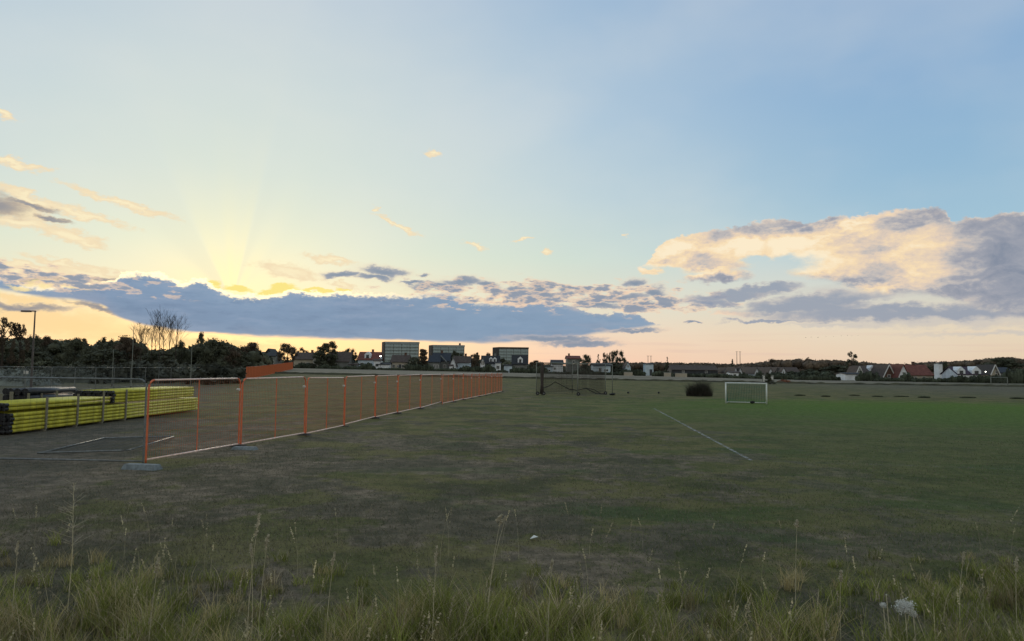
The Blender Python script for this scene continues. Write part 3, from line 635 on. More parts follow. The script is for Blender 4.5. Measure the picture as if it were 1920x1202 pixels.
for a in ((553, 592, 680, 250, 'rounded dark hedge in front of the low pale-walled house'), (592, 640, 684, 245, 'dark hedge at the foot of the tall tree pair'), (640, 672, 686, 247, 'hedge in front of the long brown-roofed house'),
          (672, 703, 680, 243, 'domed dark bush in front of the white house with dormer'), (703, 760, 689, 243, 'low hedge in front of the beige house'), (760, 812, 682, 244, 'tall dark hedge left of the navy-roofed house'),
          (812, 868, 690, 240, 'low hedge below the navy-roofed house'), (862, 905, 685, 240, 'dark bushes right of the pale blue house'), (905, 928, 682, 238, 'dark bush in front of the black-roofed house with white gable'),
          (928, 952, 693, 236, 'low hedge right of the black-roofed house'), (956, 1004, 688, 234, 'dark hedge below the steep dark-roofed house'), (1000, 1026, 686, 232, 'dark hedge left of the white bungalow'),
          (1020, 1080, 697, 225, 'low hedge in front of the white bungalow'), (1076, 1112, 690, 226, 'dark bushes behind the middle post of the net cage'), (1105, 1160, 696, 222, 'low hedge in front of the long low white house'),
          (1160, 1210, 692, 220, 'dark hedge left of the pale transformer tower'), (1222, 1262, 694, 216, 'dark hedge right of the pale transformer tower'), (1258, 1330, 700, 213, 'long low hedge behind the tall grass clump'),
          (1325, 1372, 699, 210, 'hedge left of the twin white gables'), (1368, 1432, 703, 206, 'low hedge below the twin white gables'), (1386, 1402, 695, 212, 'round bush right of the twin white gables'), (1418, 1432, 694, 210, 'round bush left of the tallest white gable'), (1428, 1500, 702, 203, 'low hedge right of the small goal'),
          (1490, 1575, 703, 199, 'long dark hedge under the large rounded tree'), (1605, 1652, 695, 197, 'dark hedge below the first of the right-hand houses'), (1640, 1700, 708, 194, 'low dark hedge below the white gable with red roof'),
          (1688, 1712, 698, 196, 'round bush against the long red roof'), (1710, 1780, 708, 192, 'low dark hedge below the end of the red roof'), (1776, 1836, 704, 190, 'dark hedge in front of the white house with two dormers'),
          (1826, 1890, 702, 188, 'dark hedge left of the far goal at the right'), (1880, 1960, 690, 188, 'tall dark hedge at the right edge of the photo'), (478, 556, 686, 235, 'dark hedge in front of the pointed grey house')):
    hedge(*a)
hedge(1458, 1480, 713, 150, 'low rusty-red weeds at the field edge right of the small goal', 'redplant', 'weed_patch', 'weeds')

# ridge of rough grass where the playing field ends
def rough_ridge():
    k = 260; xs_ = np.linspace(-118, 150, k); rows = ((-1.1, 0), (-.4, .30), (.2, .36), (.9, 0)); vs = []; fs = []
    for i, x in enumerate(xs_):
        for dy, z in rows: vs.append((x + dy * .7, edge_y(x) + dy * .7 - 1.5, H(x, edge_y(x)) + z * random.uniform(.5, 1.25) - .01))
    for i in range(k - 1):
        for j in range(3): fs.append((i * 4 + j, (i + 1) * 4 + j, (i + 1) * 4 + j + 1, i * 4 + j + 1))
    mb = MB(); mb.add(vs, fs); o = mb.build('field_edge_grass', mat('edge_grass', (.055, .055, .03), .95, .4, .6)); tag(o, 'dark strip of rough grass along the far edge of the field', 'grass', kind='stuff')
rough_ridge()

# ---------------------------------------------------------------- houses
def gable_prism(w, d, hw, hr, axis):
    if axis == 'x': rd = [(-w / 2, 0), (w / 2, 0)]
    vs = [(-w / 2, -d / 2, -.8), (w / 2, -d / 2, -.8), (w / 2, d / 2, -.8), (-w / 2, d / 2, -.8), (-w / 2, -d / 2, hw), (w / 2, -d / 2, hw), (w / 2, d / 2, hw), (-w / 2, d / 2, hw)]
    if axis == 'x':
        vs += [(-w / 2, 0, hw + hr), (w / 2, 0, hw + hr)]; fs = [(0, 1, 5, 4), (2, 3, 7, 6), (1, 2, 6, 9, 5), (3, 0, 4, 8, 7), (4, 5, 9, 8), (6, 7, 8, 9), (0, 3, 2, 1)]
    else:
        vs += [(0, -d / 2, hw + hr), (0, d / 2, hw + hr)]; fs = [(0, 1, 5, 8, 4), (2, 3, 7, 9, 6), (1, 2, 6, 5), (3, 0, 4, 7), (4, 8, 9, 7), (5, 6, 9, 8), (0, 3, 2, 1)]
    return vs, fs
def roof_mb(w, d, hw, hr, axis, oh=.35, t=.18):
    mb = MB()
    for s in (-1, 1):
        if axis == 'x':
            sl = hr / (d / 2); e = d / 2 + oh; a = (0, hw + hr + .05); b_ = (s * e, hw + hr - sl * e + .05)
            pts = [(xx, yy, zz) for xx in (-w / 2 - oh, w / 2 + oh) for yy, zz in (a, b_, (b_[0], b_[1] + t), (a[0], a[1] + t))]
        else:
            sl = hr / (w / 2); e = w / 2 + oh; a = (0, hw + hr + .05); b_ = (s * e, hw + hr - sl * e + .05)
            pts = [(xx, yy, zz) for yy in (-d / 2 - oh, d / 2 + oh) for xx, zz in (a, b_, (b_[0], b_[1] + t), (a[0], a[1] + t))]
        mb.add(pts, [(0, 1, 2, 3), (4, 7, 6, 5), (0, 4, 5, 1), (1, 5, 6, 2), (2, 6, 7, 3), (3, 7, 4, 0)])
    return mb
def window(root, x, z, w, h, y, frame='trim', lit=False):
    f = MB(); t = .10
    for a, b_ in (((x - w / 2, z), (x - w / 2 + t, z + h)), ((x + w / 2 - t, z), (x + w / 2, z + h)), ((x - w / 2 + t, z), (x + w / 2 - t, z + t)), ((x - w / 2 + t, z + h - t), (x + w / 2 - t, z + h)), ((x - t / 3, z + t), (x + t / 3, z + h - t))):
        f.box((a[0], y - .07, a[1]), (b_[0], y + .02, b_[1]))
    o = f.build('window', M[frame], root); MB().box((x - w / 2 + t, y - .03, z + t), (x + w / 2 - t, y + .01, z + h - t)).build('pane', M['lamp' if lit else 'glass'], o)
def house(label, pl, pr, ye, yr, depth, wall, roof, axis='x', d=8, wins=(), chim=None, dorm=(), door=None, cat='house', rot=0, name='house', bargeboard=False):
    a, b_ = W(pl, ye, depth), W(pr, ye, depth); mx_ = (a.x + b_.x) / 2; w = b_.x - a.x; g0 = H(mx_, depth)
    hw = max(.8, (a.z + b_.z) / 2 - g0); hr = max(.15, W((pl + pr) / 2, yr, depth).z - g0 - hw)
    root = thing(name, label, cat, (mx_, depth, g0), R(rot))
    v, f = gable_prism(w, d, hw, hr, axis); MB().add(v, f).build('wall', M[wall], root)
    rf = roof_mb(w, d, hw, hr, axis).build('roof', M[roof], root)
    if chim is not None:
        cx = chim * w / 2; cz = hw + hr
        MB().box((cx - .35, -.35 + .1, cz - .5), (cx + .35, .45, cz + 1.0)).box((cx - .42, -.32, cz + 1.0), (cx + .42, .52, cz + 1.12)).build('chimney', M['wbrick' if wall != 'wwhite' else 'wgrey'], rf)
    for (u, vv, ww, hh) in wins: window(root, u * w / 2, vv * hw, ww, hh, -d / 2)
    if door is not None:
        dx = door * w / 2; o = MB().box((dx - .45, -d / 2 - .06, 0), (dx + .45, -d / 2 + .02, 2.0)).build('door', M['wdark'], root)
        MB().box((dx + .30, -d / 2 - .12, .95), (dx + .36, -d / 2 - .06, 1.05)).build('handle', M['galv'], o)
    for (u, ww, hh, lift) in dorm:
        x = u * w / 2; z0 = hw + lift; yf = -d / 2 + .1 + lift * (d / 2) / max(hr, .3)
        o = MB().box((x - ww / 2, yf, z0 - .1), (x + ww / 2, 0, z0 + hh)).add([(x - ww / 2, yf, z0 + hh), (x + ww / 2, yf, z0 + hh), (x, yf, z0 + hh + ww * .45), (x - ww / 2, 0, z0 + hh), (x + ww / 2, 0, z0 + hh), (x, 0, z0 + hh + ww * .45)], [(0, 1, 2), (0, 2, 5, 3), (1, 4, 5, 2)]).build('dormer', M['wwhite'], root)
        MB().box((x - ww * .22, yf - .05, z0 + hh * .2), (x + ww * .22, yf + .02, z0 + hh * .9)).build('pane', M['glass'], o)
    if bargeboard and axis == 'y':
        for s in (-1, 1):
            MB().tube([(0, -d / 2 - .42, hw + hr + .1), (s * (w / 2 + .35), -d / 2 - .42, hw - hr * .35 / (w / 2) + .1)], .16, 4).build('bargeboard', M['trim'], root)
    return root
house('grey house with a pointed dark gable left of the spiky-topped tree', 493, 523, 668, 661, 262, 'wgrey', 'rblack', 'x', 7, ((-.5, .35, 1.2, 1.2), (.6, .35, 1.2, 1.2)), name='house')
house('small steep dark gable rising behind the pointed grey house', 503, 516, 664, 655, 275, 'wdark', 'rblack', 'y', 8)
house('low pale-walled house with a dark roof behind the domed hedge', 557, 592, 674, 662, 262, 'wbeige', 'rbrown', 'x', 8, ((.5, .3, 1.2, 1.1),), .6)
house('long brown-roofed house right of the tall tree pair', 620, 659, 678, 661, 258, 'wgrey', 'rbrown', 'x', 9, ((-.6, .3, 1.8, .9), (-.2, .3, 1.2, 1.1)), -.7)
house('small grey garage with a pale door frame left of the white house with dormer', 657, 671, 684, 682, 252, 'wgrey', 'rbrown', 'x', 4, (), door=0, cat='garage', name='garage')
house('white house with a dusky red roof and white dormer', 676, 714, 675, 661, 262, 'wblue', 'rred', 'x', 9, ((-.6, .35, 1.3, 1.2), (.1, .35, 1.2, 1.2)), .2, dorm=((-.1, 2.2, 1.6, .3),))
house('white side wing with a dark square window under the lit street lamp', 703, 715, 677, 674, 252, 'wwhite', 'rbrown', 'x', 4, ((0, .35, 1.1, 1.1),), cat='annex', name='annex')
house('low white garage between the white house and the beige house', 714, 732, 684, 681, 252, 'wwhite', 'rblack', 'x', 5, (), cat='garage', name='garage')
house('beige house with a plain brown roof in front of the left tower block', 737, 768, 679, 667, 258, 'wbeige', 'rbrown', 'x', 8, ((-.7, .3, .9, 1.1), (-.2, .35, .7, .8), (.4, .3, .9, 1.1)), .5, door=.05)
hs = house('navy-roofed house with a white slanting ladder on its roof', 813, 844, 677, 663, 254, 'wgrey', 'rnavy', 'x', 9, ((-.6, .3, .9, 1.2), (-.3, .3, .9, 1.2), (.5, .3, .9, 1.2)), 0)
house('lower dark wing left of the navy-roofed house', 806, 826, 679, 668, 250, 'wgrey', 'rnavy', 'x', 7, ((.1, .3, .8, 1.2), (.6, .3, .8, 1.2)))
a_, b_ = W(826, 667, 249), W(838, 680, 249)
tag(MB().tube([a_, b_], .24, 4).build('stair_rail', M['galv']), 'pale slanting rail running down in front of the navy roof', 'rail')
house('pale blue house with a dark red-brown roof', 852, 882, 680, 669, 256, 'wblue', 'rbrown', 'x', 7, ((-.85, .3, .8, 1.1), (.7, .35, .9, .9)), .4)
house('narrow white gable at the left end of the pale blue house', 846, 856, 683, 671, 250, 'wwhite', 'rbrown', 'y', 7, ((0, .3, .8, 1.0),), cat='house')
house('small pale shed left of the narrow white gable', 843, 849, 686, 684, 247, 'wwhite', 'rbrown', 'x', 3, (), cat='shed', name='shed')
house('black-roofed house with two white dormers', 904, 936, 682, 668, 254, 'wwhite', 'rblack', 'x', 8, ((-.4, .3, .9, 1.0),), .5, dorm=((.05, 1.2, 1.3, .4), (.5, 1.2, 1.3, .4)))
house('slim white gable with a paired window left of the black roof', 901, 910, 683, 671, 247, 'wwhite', 'rblack', 'y', 6, ((-.3, .9, .5, 1.3), (.35, .9, .5, 1.3)))
house('white side wing with a square window right of the black roof', 929, 939, 681, 680, 246, 'wwhite', 'rblack', 'x', 5, ((0, .35, 1.1, 1.2),), cat='annex', name='annex')
house('steep dark-roofed house in front of the right tower block', 961, 988, 683, 667, 250, 'wgrey', 'rblack', 'x', 8, ((-.6, .3, 1.1, 1.1), (-.3, .3, .9, 1.1)), dorm=((.05, 1.7, 1.6, .2),))
house('pale carport left of the steep dark-roofed house', 945, 960, 686, 685, 247, 'wblue', 'rblack', 'x', 4, (), cat='carport', name='carport')
house('white bungalow with a low dark roof left of the net cage post', 1034, 1054, 683, 676, 245, 'wwhite', 'rblack', 'x', 8, ((-.5, .4, .7, .8),))
house('flat-roofed pale wing left of the white bungalow', 1020, 1035, 688, 687, 243, 'wblue', 'rblack', 'x', 5, ((0, .3, 1.4, .6),), cat='annex', name='annex')
house('reddish-brown roofed house half hidden above the net cage', 1062, 1086, 673, 668, 300, 'wgrey', 'rred', 'x', 8, ((0, .7, 1, 1),), -.6)
house('long low white house behind the right half of the net cage', 1110, 1142, 686, 682, 240, 'wblue', 'rnavy', 'x', 7, ((-.2, .35, 1.0, 1.2), (.5, .35, 1.4, .8)))
house('small white gable right of the twin dark crowns', 1170, 1180, 688, 679, 250, 'wblue', 'rbrown', 'y', 6, ((0, .9, .6, .9),))
house('pale grey transformer tower with a flat roof', 1208, 1223, 683, 682, 245, 'wblue', 'rblack', 'x', 4, (), cat='tower', name='transformer_tower', door=.4)
house('tiny pale shed on the field edge right of the transformer tower', 1232, 1236, 700, 699, 225, 'wwhite', 'rblack', 'y', 2, (), cat='shed', name='shed')
def wall_(pa, pb, yt, depth, label):
    a, b_ = W(pa, yt, depth), W(pb, yt, depth); mb = MB(); g0 = H(a.x, depth); root = thing('garden_wall', label, 'wall', ((a.x + b_.x) / 2, depth, g0)); h = a.z - g0; w = b_.x - a.x
    MB().box((-w / 2, -.15, -.3), (w / 2, .15, h)).build('wall', M['wbeige'], root); MB().box((-w / 2 - .06, -.2, h), (w / 2 + .06, .2, h + .1)).build('coping', M['slab'], root)
wall_(1170, 1186, 698, 214, 'pale garden wall left of the transformer tower'); wall_(1245, 1258, 699, 212, 'shorter pale garden wall behind the tall grass clump'); wall_(1266, 1288, 700, 210, 'longer pale garden wall behind the tall grass clump')
house('dark-roofed low houses left of the twin white gables', 1255, 1340, 694, 686, 300, 'wdark', 'rbrown', 'x', 9, ((-.5, .5, 1, 1), (.5, .5, 1, 1)))
rowg = [(1354, 5, 690, 698, 'lone small white gable left of the twin white gables', 300), (1371, 7, 689, 701, 'left one of the twin white gables', 275), (1379.5, 7, 689, 701, 'right one of the twin white gables', 274),
        (1395, 5, 689, 697, 'faint white gable just right of the twin white gables', 310), (1410, 7, 690, 700, 'white gable with a curved pale wall at its foot', 285), (1423, 5, 690, 697, 'small white gable between two round bushes', 300),
        (1435, 9, 690, 703, 'tallest white gable directly above the small goal', 270), (1448, 5, 690, 697, 'dim grey gable right of the tallest white gable', 305), (1460, 6, 690, 697, 'last white gable at the right end of the gable row', 300)]
for px, w, yt, yb, lb, dp in rowg:
    a, b_ = W(px - w / 2, 696, dp), W(px + w / 2, 696, dp)
    o = house(lb, px - w / 2, px + w / 2, yb - 2, yt, dp, 'wwhite' if 'dim' not in lb and 'faint' not in lb else 'wgrey', 'rbrown', 'y', 11, ((0, .6, .6, .8),)); o['group'] = 'white-gabled row houses'
house('long dark roof behind the gable row', 1385, 1492, 698, 689, 330, 'wdark', 'rbrown', 'x', 9, ((.5, .4, 1, 1), (-.5, .4, 1, 1)))
house('white low wing at the foot of the twin white gables', 1365, 1384, 699, 697, 262, 'wwhite', 'rbrown', 'x', 4, ((0, .3, 1, .6),), cat='annex', name='annex')
house('white low building with a flat roof right of the large rounded tree', 1576, 1607, 702, 700, 215, 'wwhite', 'rblack', 'x', 6, ((.7, .3, 1.2, .6),), cat='annex', name='annex')
house('brown-roofed house with a small white gable dormer', 1600, 1652, 700, 687, 232, 'wgrey', 'rbrown', 'x', 9, ((.6, .3, 1, 1),), dorm=((0, 2.0, 1.2, .4),))
house('dark gable with a white edge at the left of the right-hand houses', 1597, 1607, 699, 688, 222, 'wwhite', 'rbrown', 'y', 6, ((0, .9, .8, .9),), bargeboard=True)
house('brick gable with white edging next to the red roofs', 1643, 1662, 704, 685, 224, 'wbrick', 'rbrown', 'y', 9, ((0, .5, 1, 1),), bargeboard=True)
house('first red-tiled roof between the brick gable and the white gable', 1656, 1676, 703, 687, 230, 'wbeige', 'rred', 'x', 8, ())
house('white gable wall facing the field beside the long red roof', 1671, 1690, 705, 684, 220, 'wwhite', 'rred', 'y', 8, ((0, .5, .9, 1.1), (0, 1.4, .6, .7)), bargeboard=False)
house('long red-tiled roof right of the white gable', 1688, 1733, 703, 685, 228, 'wbeige', 'rred', 'x', 9, ((-.4, .3, .8, .8), (.3, .3, .8, .8)), .1)
house('white chimney block beside the dark column-shaped tree', 1756, 1762, 682, 681, 240, 'wwhite', 'rblack', 'x', 3, (), cat='chimney', name='chimney_block')
house('white house with two rounded dormers and a dark purple roof', 1780, 1823, 702, 689, 218, 'wwhite', 'rpurple', 'x', 8, ((-.1, .3, .8, .7),), dorm=((-.68, 2.3, 1.3, -.1), (.62, 2.6, 1.3, -.1)))
hs = house('grey gable with a lit lamp at its foot near the right edge', 1842, 1855, 699, 685, 220, 'wbeige', 'rblack', 'y', 8, ((.5, .9, .7, .9),), bargeboard=True)
house('low dark-roofed wing right of the grey lit gable', 1853, 1886, 699, 690, 226, 'wgrey', 'rnavy', 'x', 7, ((.2, .4, 1, .7),), cat='annex', name='annex')
def wall_lamp(px, py, depth, label, r_=.12):
    p = W(px, py, depth); root = thing('wall_lamp', label, 'lamp', (p.x, p.y, p.z)); v, f = lump((0, 0, 0), (r_,) * 3, 10, 7); MB().add(v, f).build('bulb', M['lamp'], root); MB().tube([(0, 0, r_), (0, .3, r_ + .1), (0, .5, r_ + .1)], .03, 5).build('bracket', M['mast'], root)
wall_lamp(1848, 697, 215.3, 'lit lamp glowing on the grey gable near the right edge')

# tower blocks
def block(pl, pm_, pr, yt, depth, label, style):
    a, b_, c = W(pl, yt, depth), W(pm_, yt, depth), W(pr, yt, depth); L = c.x - b_.x; g0 = H(b_.x, depth) - 1; h = b_.z - g0; dp = 13; rz = -.06
    gw = b_.x - a.x
    root = thing('apartment_building', label, 'building', (b_.x, depth, g0)); root['group'] = 'tower blocks on the horizon'
    vs = [(-gw, dp, 0), (0, 0, 0), (L, 0, 0), (L - gw, dp, 0)]; vs += [(x, y, h) for x, y, _ in vs]
    # slab block turned so that its gable end shows on the left
    MB().add(vs, [(0, 1, 5, 4), (1, 2, 6, 5), (2, 3, 7, 6), (3, 0, 4, 7), (4, 5, 6, 7)]).build('wall', M['facade'], root)
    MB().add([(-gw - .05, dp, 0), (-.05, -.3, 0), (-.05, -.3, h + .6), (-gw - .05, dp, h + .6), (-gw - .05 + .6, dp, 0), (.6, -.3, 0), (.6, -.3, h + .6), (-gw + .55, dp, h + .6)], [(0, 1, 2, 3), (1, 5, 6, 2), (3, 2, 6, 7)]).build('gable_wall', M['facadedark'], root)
    MB().box((.6, -.35, h - .9), (L + .3, .4, h + .7)).build('parapet', M['facade' if style != 2 else 'facadedark'], root)
    nb = 4; bw = (L - 1.6) / nb; fl = 8; fh = (h - 1.5) / fl
    for k in range(nb + 1):
        x = 1.0 + bw * k; MB().box((x - .18, -.6, 0), (x + .18, -.002, h - 1)).build('pier', M['wgrey'], root)
    sl_ = MB(); bal = MB(); 
    proto = None
    for f in range(fl):
        z = .6 + f * fh
        for k in range(nb):
            x0 = 1.0 + bw * k + .2; x1 = x0 + bw - .4
            if proto is None:
                proto = MB().box((0, -.55, 0), (bw - .4, 0, .12)).build('balcony', M['slab'], root)
                r1 = MB().box((0, -.62, .125), (bw - .4, -.55, 1.35)).build('railing', M['balc'], proto)
                r2 = MB().box((.1, -.05, .25), ((bw - .4) * .48, -.02, fh - .35)).box(((bw - .4) * .52, -.05, .25), (bw - .5, -.02, fh - .35)).build('window', M['balcglass'], proto)
                o = proto
            else:
                o = proto.copy(); col.objects.link(o); o.parent = root
                for s in (r1, r2): q_ = s.copy(); col.objects.link(q_); q_.parent = o
            o.location = (x0, -.01, z)
    if style == 1: MB().box((L * .82, 3, h + .01), (L * .82 + 1.6, 5, h + 2.6)).build('roof_vent', M['facadedark'], root)
block(711, 720, 786, 642, 620, 'left and largest tower block with glazed balconies', 0)
block(801, 810, 871, 648, 680, 'middle tower block behind the navy-roofed house', 1)
block(923, 934, 991, 652, 720, 'right tower block behind the steep dark-roofed house', 2)
# lit street lamp in front of the left tower block, masts
def pole(px, ytop, depth, label, name='mast', cat='mast', r=.12, group=None, mm='mast'):
    p = W(px, ytop, depth); g0 = H(p.x, depth); root = thing(name, label, cat, (p.x, depth, g0), 0, group)
    MB().tube([(0, 0, -.2), (0, 0, (p.z - g0))], [r, r * .6], 6).build('pole', M[mm], root)
    MB().tube([(0, 0, -.1), (0, 0, .25)], r * 1.8, 8).build('base', M['mast'], root)
    return root, p.z - g0
rt_, hh = pole(713.5, 668.5, 236, 'lit street lamp glowing in front of the left tower block', 'street_lamp', 'street lamp', .07)
v, f = lump((0, 0, hh + .1), (.22, .22, .16), 10, 7); MB().add(v, f).build('lamp_head', M['lamp'], rt_)
for px, yt, lb in ((1215, 667, 'left of the two short thin masts right of the twin dark crowns'), (1220.5, 667, 'right of the two short thin masts right of the twin dark crowns'), (1381.5, 659, 'left of the two tall thin masts above the gable row'), (1387.5, 659, 'right of the two tall thin masts above the gable row')):
    r_, h_ = pole(px, yt, 700, lb, r=.35, group='thin radio masts')
    MB().tube([(-1.2, 0, h_ - .3), (1.2, 0, h_ - .3)], .12, 4).build('crossarm', M['mast'], r_)
# street lamp, left
p = W(66, 583, 60); g0 = 0; root = thing('street_lamp', 'tall street lamp with a long arm pointing left against the orange sky', 'street lamp', (p.x, 60, 0))
MB().tube([(0, 0, 0), (0, 0, 1.2), (0, 0, p.z)], [.10, .085, .05], 8).build('pole', M['mast'], root)
MB().box((-1.05, -.05, p.z - .06), (.06, .05, p.z + .02)).build('arm', M['mast'], root); MB().box((-1.1, -.11, p.z - .10), (-.35, .11, p.z + .03)).build('lamp_head', M['mast'], root)
for px, yt, dp, lb in ((251, 612, 62, 'slim grey pole just left of the bare trees'), (213, 655, 70, 'short slim pole behind the stacked yellow pipes'), (360, 648, 66, 'thin grey pole below the largest domed crown')): pole(px, yt, dp, lb, 'pole', 'pole', .035, None, 'greypost')
# ---------------------------------------------------------------- fence panels
def panel(name, label, frame, post, wire, L=3.4, h=1.70, n_v=34, wr=.0016, cat='fence panel', group=None, hs=9):
    root = thing(name, label, cat, (0, 0, 0), 0, group); rc = .16; zb = .07
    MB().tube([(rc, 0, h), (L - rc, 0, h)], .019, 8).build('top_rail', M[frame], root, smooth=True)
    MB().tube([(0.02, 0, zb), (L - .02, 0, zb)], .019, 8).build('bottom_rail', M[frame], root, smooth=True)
    for s, x in ((1, 0), (-1, L)):
        arc = [(x + s * rc * (1 - math.sin(t_)), 0, h - rc + rc * math.cos(t_)) for t_ in np.linspace(0, math.pi / 2, 5)]
        MB().tube(arc + [(x, 0, zb), (x, 0, .0)], .020, 8).build('post', M[post], root, smooth=True)
    if frame != 'galv': MB().tube([(L / 2, 0, zb), (L / 2, 0, h)], .013, 6).build('middle_bar', M[post], root)
    mb = MB()
    for i in range(1, n_v):
        x = L * i / n_v; mb.tube([(x, .012, zb), (x, .012, h)], wr, 4, False)
    for i in range(1, hs):
        z = zb + (h - zb) * i / hs; mb.tube([(.02, .017, z), (L - .02, .017, z)], wr, 4, False)
    mb.build('mesh_infill', M[wire], root)
    return root
def foot(parent, m, sx=.66, sy=.24, z=.11, x=0, name='foot'):
    mb = MB(); c = .04
    vs = [(x - sy / 2, -sx / 2, .0), (x + sy / 2, -sx / 2, 0), (x + sy / 2, sx / 2, 0), (x - sy / 2, sx / 2, 0), (x - sy / 2 + c, -sx / 2 + c, z), (x + sy / 2 - c, -sx / 2 + c, z), (x + sy / 2 - c, sx / 2 - c, z), (x - sy / 2 + c, sx / 2 - c, z)]
    mb.add(vs, [(0, 3, 2, 1), (4, 5, 6, 7), (0, 1, 5, 4), (1, 2, 6, 5), (2, 3, 7, 6), (3, 0, 4, 7)]); return mb.build(name, M[m], parent)
def place(o, a, b_, L):
    a, b_ = Vector(a), Vector(b_); d = b_ - a; o.location = (a.x, a.y, a.z); o.rotation_euler = (0, -math.atan2(b_.z - a.z, math.hypot(d.x, d.y)), math.atan2(d.y, d.x)); s = math.hypot(d.x, d.y) / L; o.scale = (s, 1, 1)
ORD = ['nearest', 'second', 'third', 'fourth', 'fifth', 'sixth', 'seventh', 'eighth', 'ninth', 'tenth', 'eleventh', 'twelfth', 'thirteenth', 'fourteenth', 'fifteenth', 'sixteenth', 'seventeenth', 'eighteenth']
nodes = [G(270, 869), G(449, 838), G(572, 817.5), G(645, 799.5), G(703, 785), G(745, 776), G(788, 767)]
nodes.append(G(827, 755.5))
st_, en = G(829, 758.5), G(941, 735); k = int(round((en - st_).length / 3.4)); tail = [st_ + (en - st_) * i / k for i in range(k + 1)]
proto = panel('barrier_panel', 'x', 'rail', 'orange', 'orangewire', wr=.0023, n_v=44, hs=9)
MB().tube([(3.34, -.02, 1.42), (3.34, .05, 1.42)], .032, 8).build('clamp', M['whitesign'], proto); foot(proto, 'rubber', .42, .16, .06, 3.4)
segs = [(nodes[i], nodes[i + 1]) for i in range(len(nodes) - 1)] + [(tail[i], tail[i + 1]) for i in range(len(tail) - 1)]
segs[-1] = (segs[-1][0], segs[-1][1])
for i, (a, b_) in enumerate(segs):
    o = proto if i == 0 else copy_tree(proto)
    d = (b_ - a).normalized(); place(o, a + d * .05, b_ - d * .05, 3.4); o.rotation_euler.y += R(random.uniform(-.5, .5))
    o['group'] = 'orange barrier panels across the field'
    o['label'] = ('nearest orange mesh barrier panel, standing by the concrete foot block' if i == 0 else ('farthest orange mesh barrier panel, at the end of the run in mid-field' if i == len(segs) - 1 else '%s orange mesh barrier panel of the main run, counted from the near end' % ORD[min(i, 17)]))
far = None; A_, B_ = W(461, 712, 112), W(549, 693, 200); A_.z = 0; B_.z = H(B_.x, 200)
kk = 25
far = panel('barrier_panel', 'orange mesh barrier panel in the distant run seen almost edge-on above the second near panel', 'orange', 'orange', 'orangewire', wr=.009, n_v=38, hs=8, h=1.9)
for i in range(kk):
    o = far if i == 0 else copy_tree(far)
    a = A_ + (B_ - A_) * i / kk; b2_ = A_ + (B_ - A_) * (i + 1) / kk; a.z = H(a.x, a.y); b2_.z = H(b2_.x, b2_.y); place(o, a, b2_, 3.4); o['group'] = 'distant run of orange barrier panels'
# concrete block under the first post
p = G(266, 880); fb = foot(None, 'concrete', .26, .72, .10, 0, 'fence_foot'); fb.location = (p.x, p.y, 0); fb.rotation_euler = (0, 0, R(-9)); tag(fb, 'blue-grey concrete foot block under the near end of the fence', 'fence foot')
p = G(455, 843); fb = foot(None, 'concrete', .24, .60, .07, 0, 'fence_foot'); fb.location = (p.x + .05, p.y, 0); fb.rotation_euler = (0, 0, R(-6)); tag(fb, 'flat grey foot under the joint of the first two orange panels', 'fence foot')
# grey panels
gp = panel('wire_fence_panel', 'grey wire fence panel closest to the camera, left of the orange row', 'galv', 'galv', 'wire', wr=.0016, n_v=24, hs=6, h=1.72, cat='fence panel'); place(gp, G(268, 871.5), G(-20, 866), 3.4)
gp2 = copy_tree(gp); gp2['label'] = 'grey wire fence panel at the left frame edge, mostly out of view'; e_ = G(-20, 866); d_ = (e_ - G(272, 872)).normalized(); place(gp2, e_ + d_ * .06, e_ + d_ * 3.5, 3.4)
fg = panel('wire_fence_panel', 'grey wire fence panel in the distant run behind the pipes', 'galv', 'galv', 'wire', wr=.0025, n_v=20, hs=6, h=1.80)
A_, B_ = W(-10, 700, 47), W(461, 700, 111); A_.z = B_.z = 0; kk = int((B_ - A_).length / 3.5)
for i in range(kk):
    o = fg if i == 0 else copy_tree(fg); o['group'] = 'distant run of grey fence panels'; a = A_ + (B_ - A_) * i / kk; b2_ = A_ + (B_ - A_) * (i + .985) / kk; place(o, a, b2_, 3.4)
pl = panel('fallen_fence_panel', 'grey fence panel lying flat on the ground in front of the pipes', 'galv', 'galv', 'wire', wr=.003, n_v=20, hs=6, h=1.9)
a, b_ = G(70, 851), G(190, 823); pl.location = (a.x, a.y, .02); pl.rotation_euler = (R(88.5), 0, math.atan2(b_.y - a.y, b_.x - a.x)); pl.scale = ((b_ - a).length / 3.4, 1, 1)
sgp = W(115, 699, 62.0)
sg = thing('sign', 'small white sign hanging on the distant grey fence', 'sign', (sgp.x, 57.5, 0)); q_ = W(115, 699, 57.5)
MB().box((-.18, -.012, q_.z - .12), (.18, .012, q_.z + .12)).build('plate', M['whitesign'], sg); MB().tube([(0, .02, 0), (0, .02, q_.z + .1)], .02, 6).build('post', M['greypost'], sg)

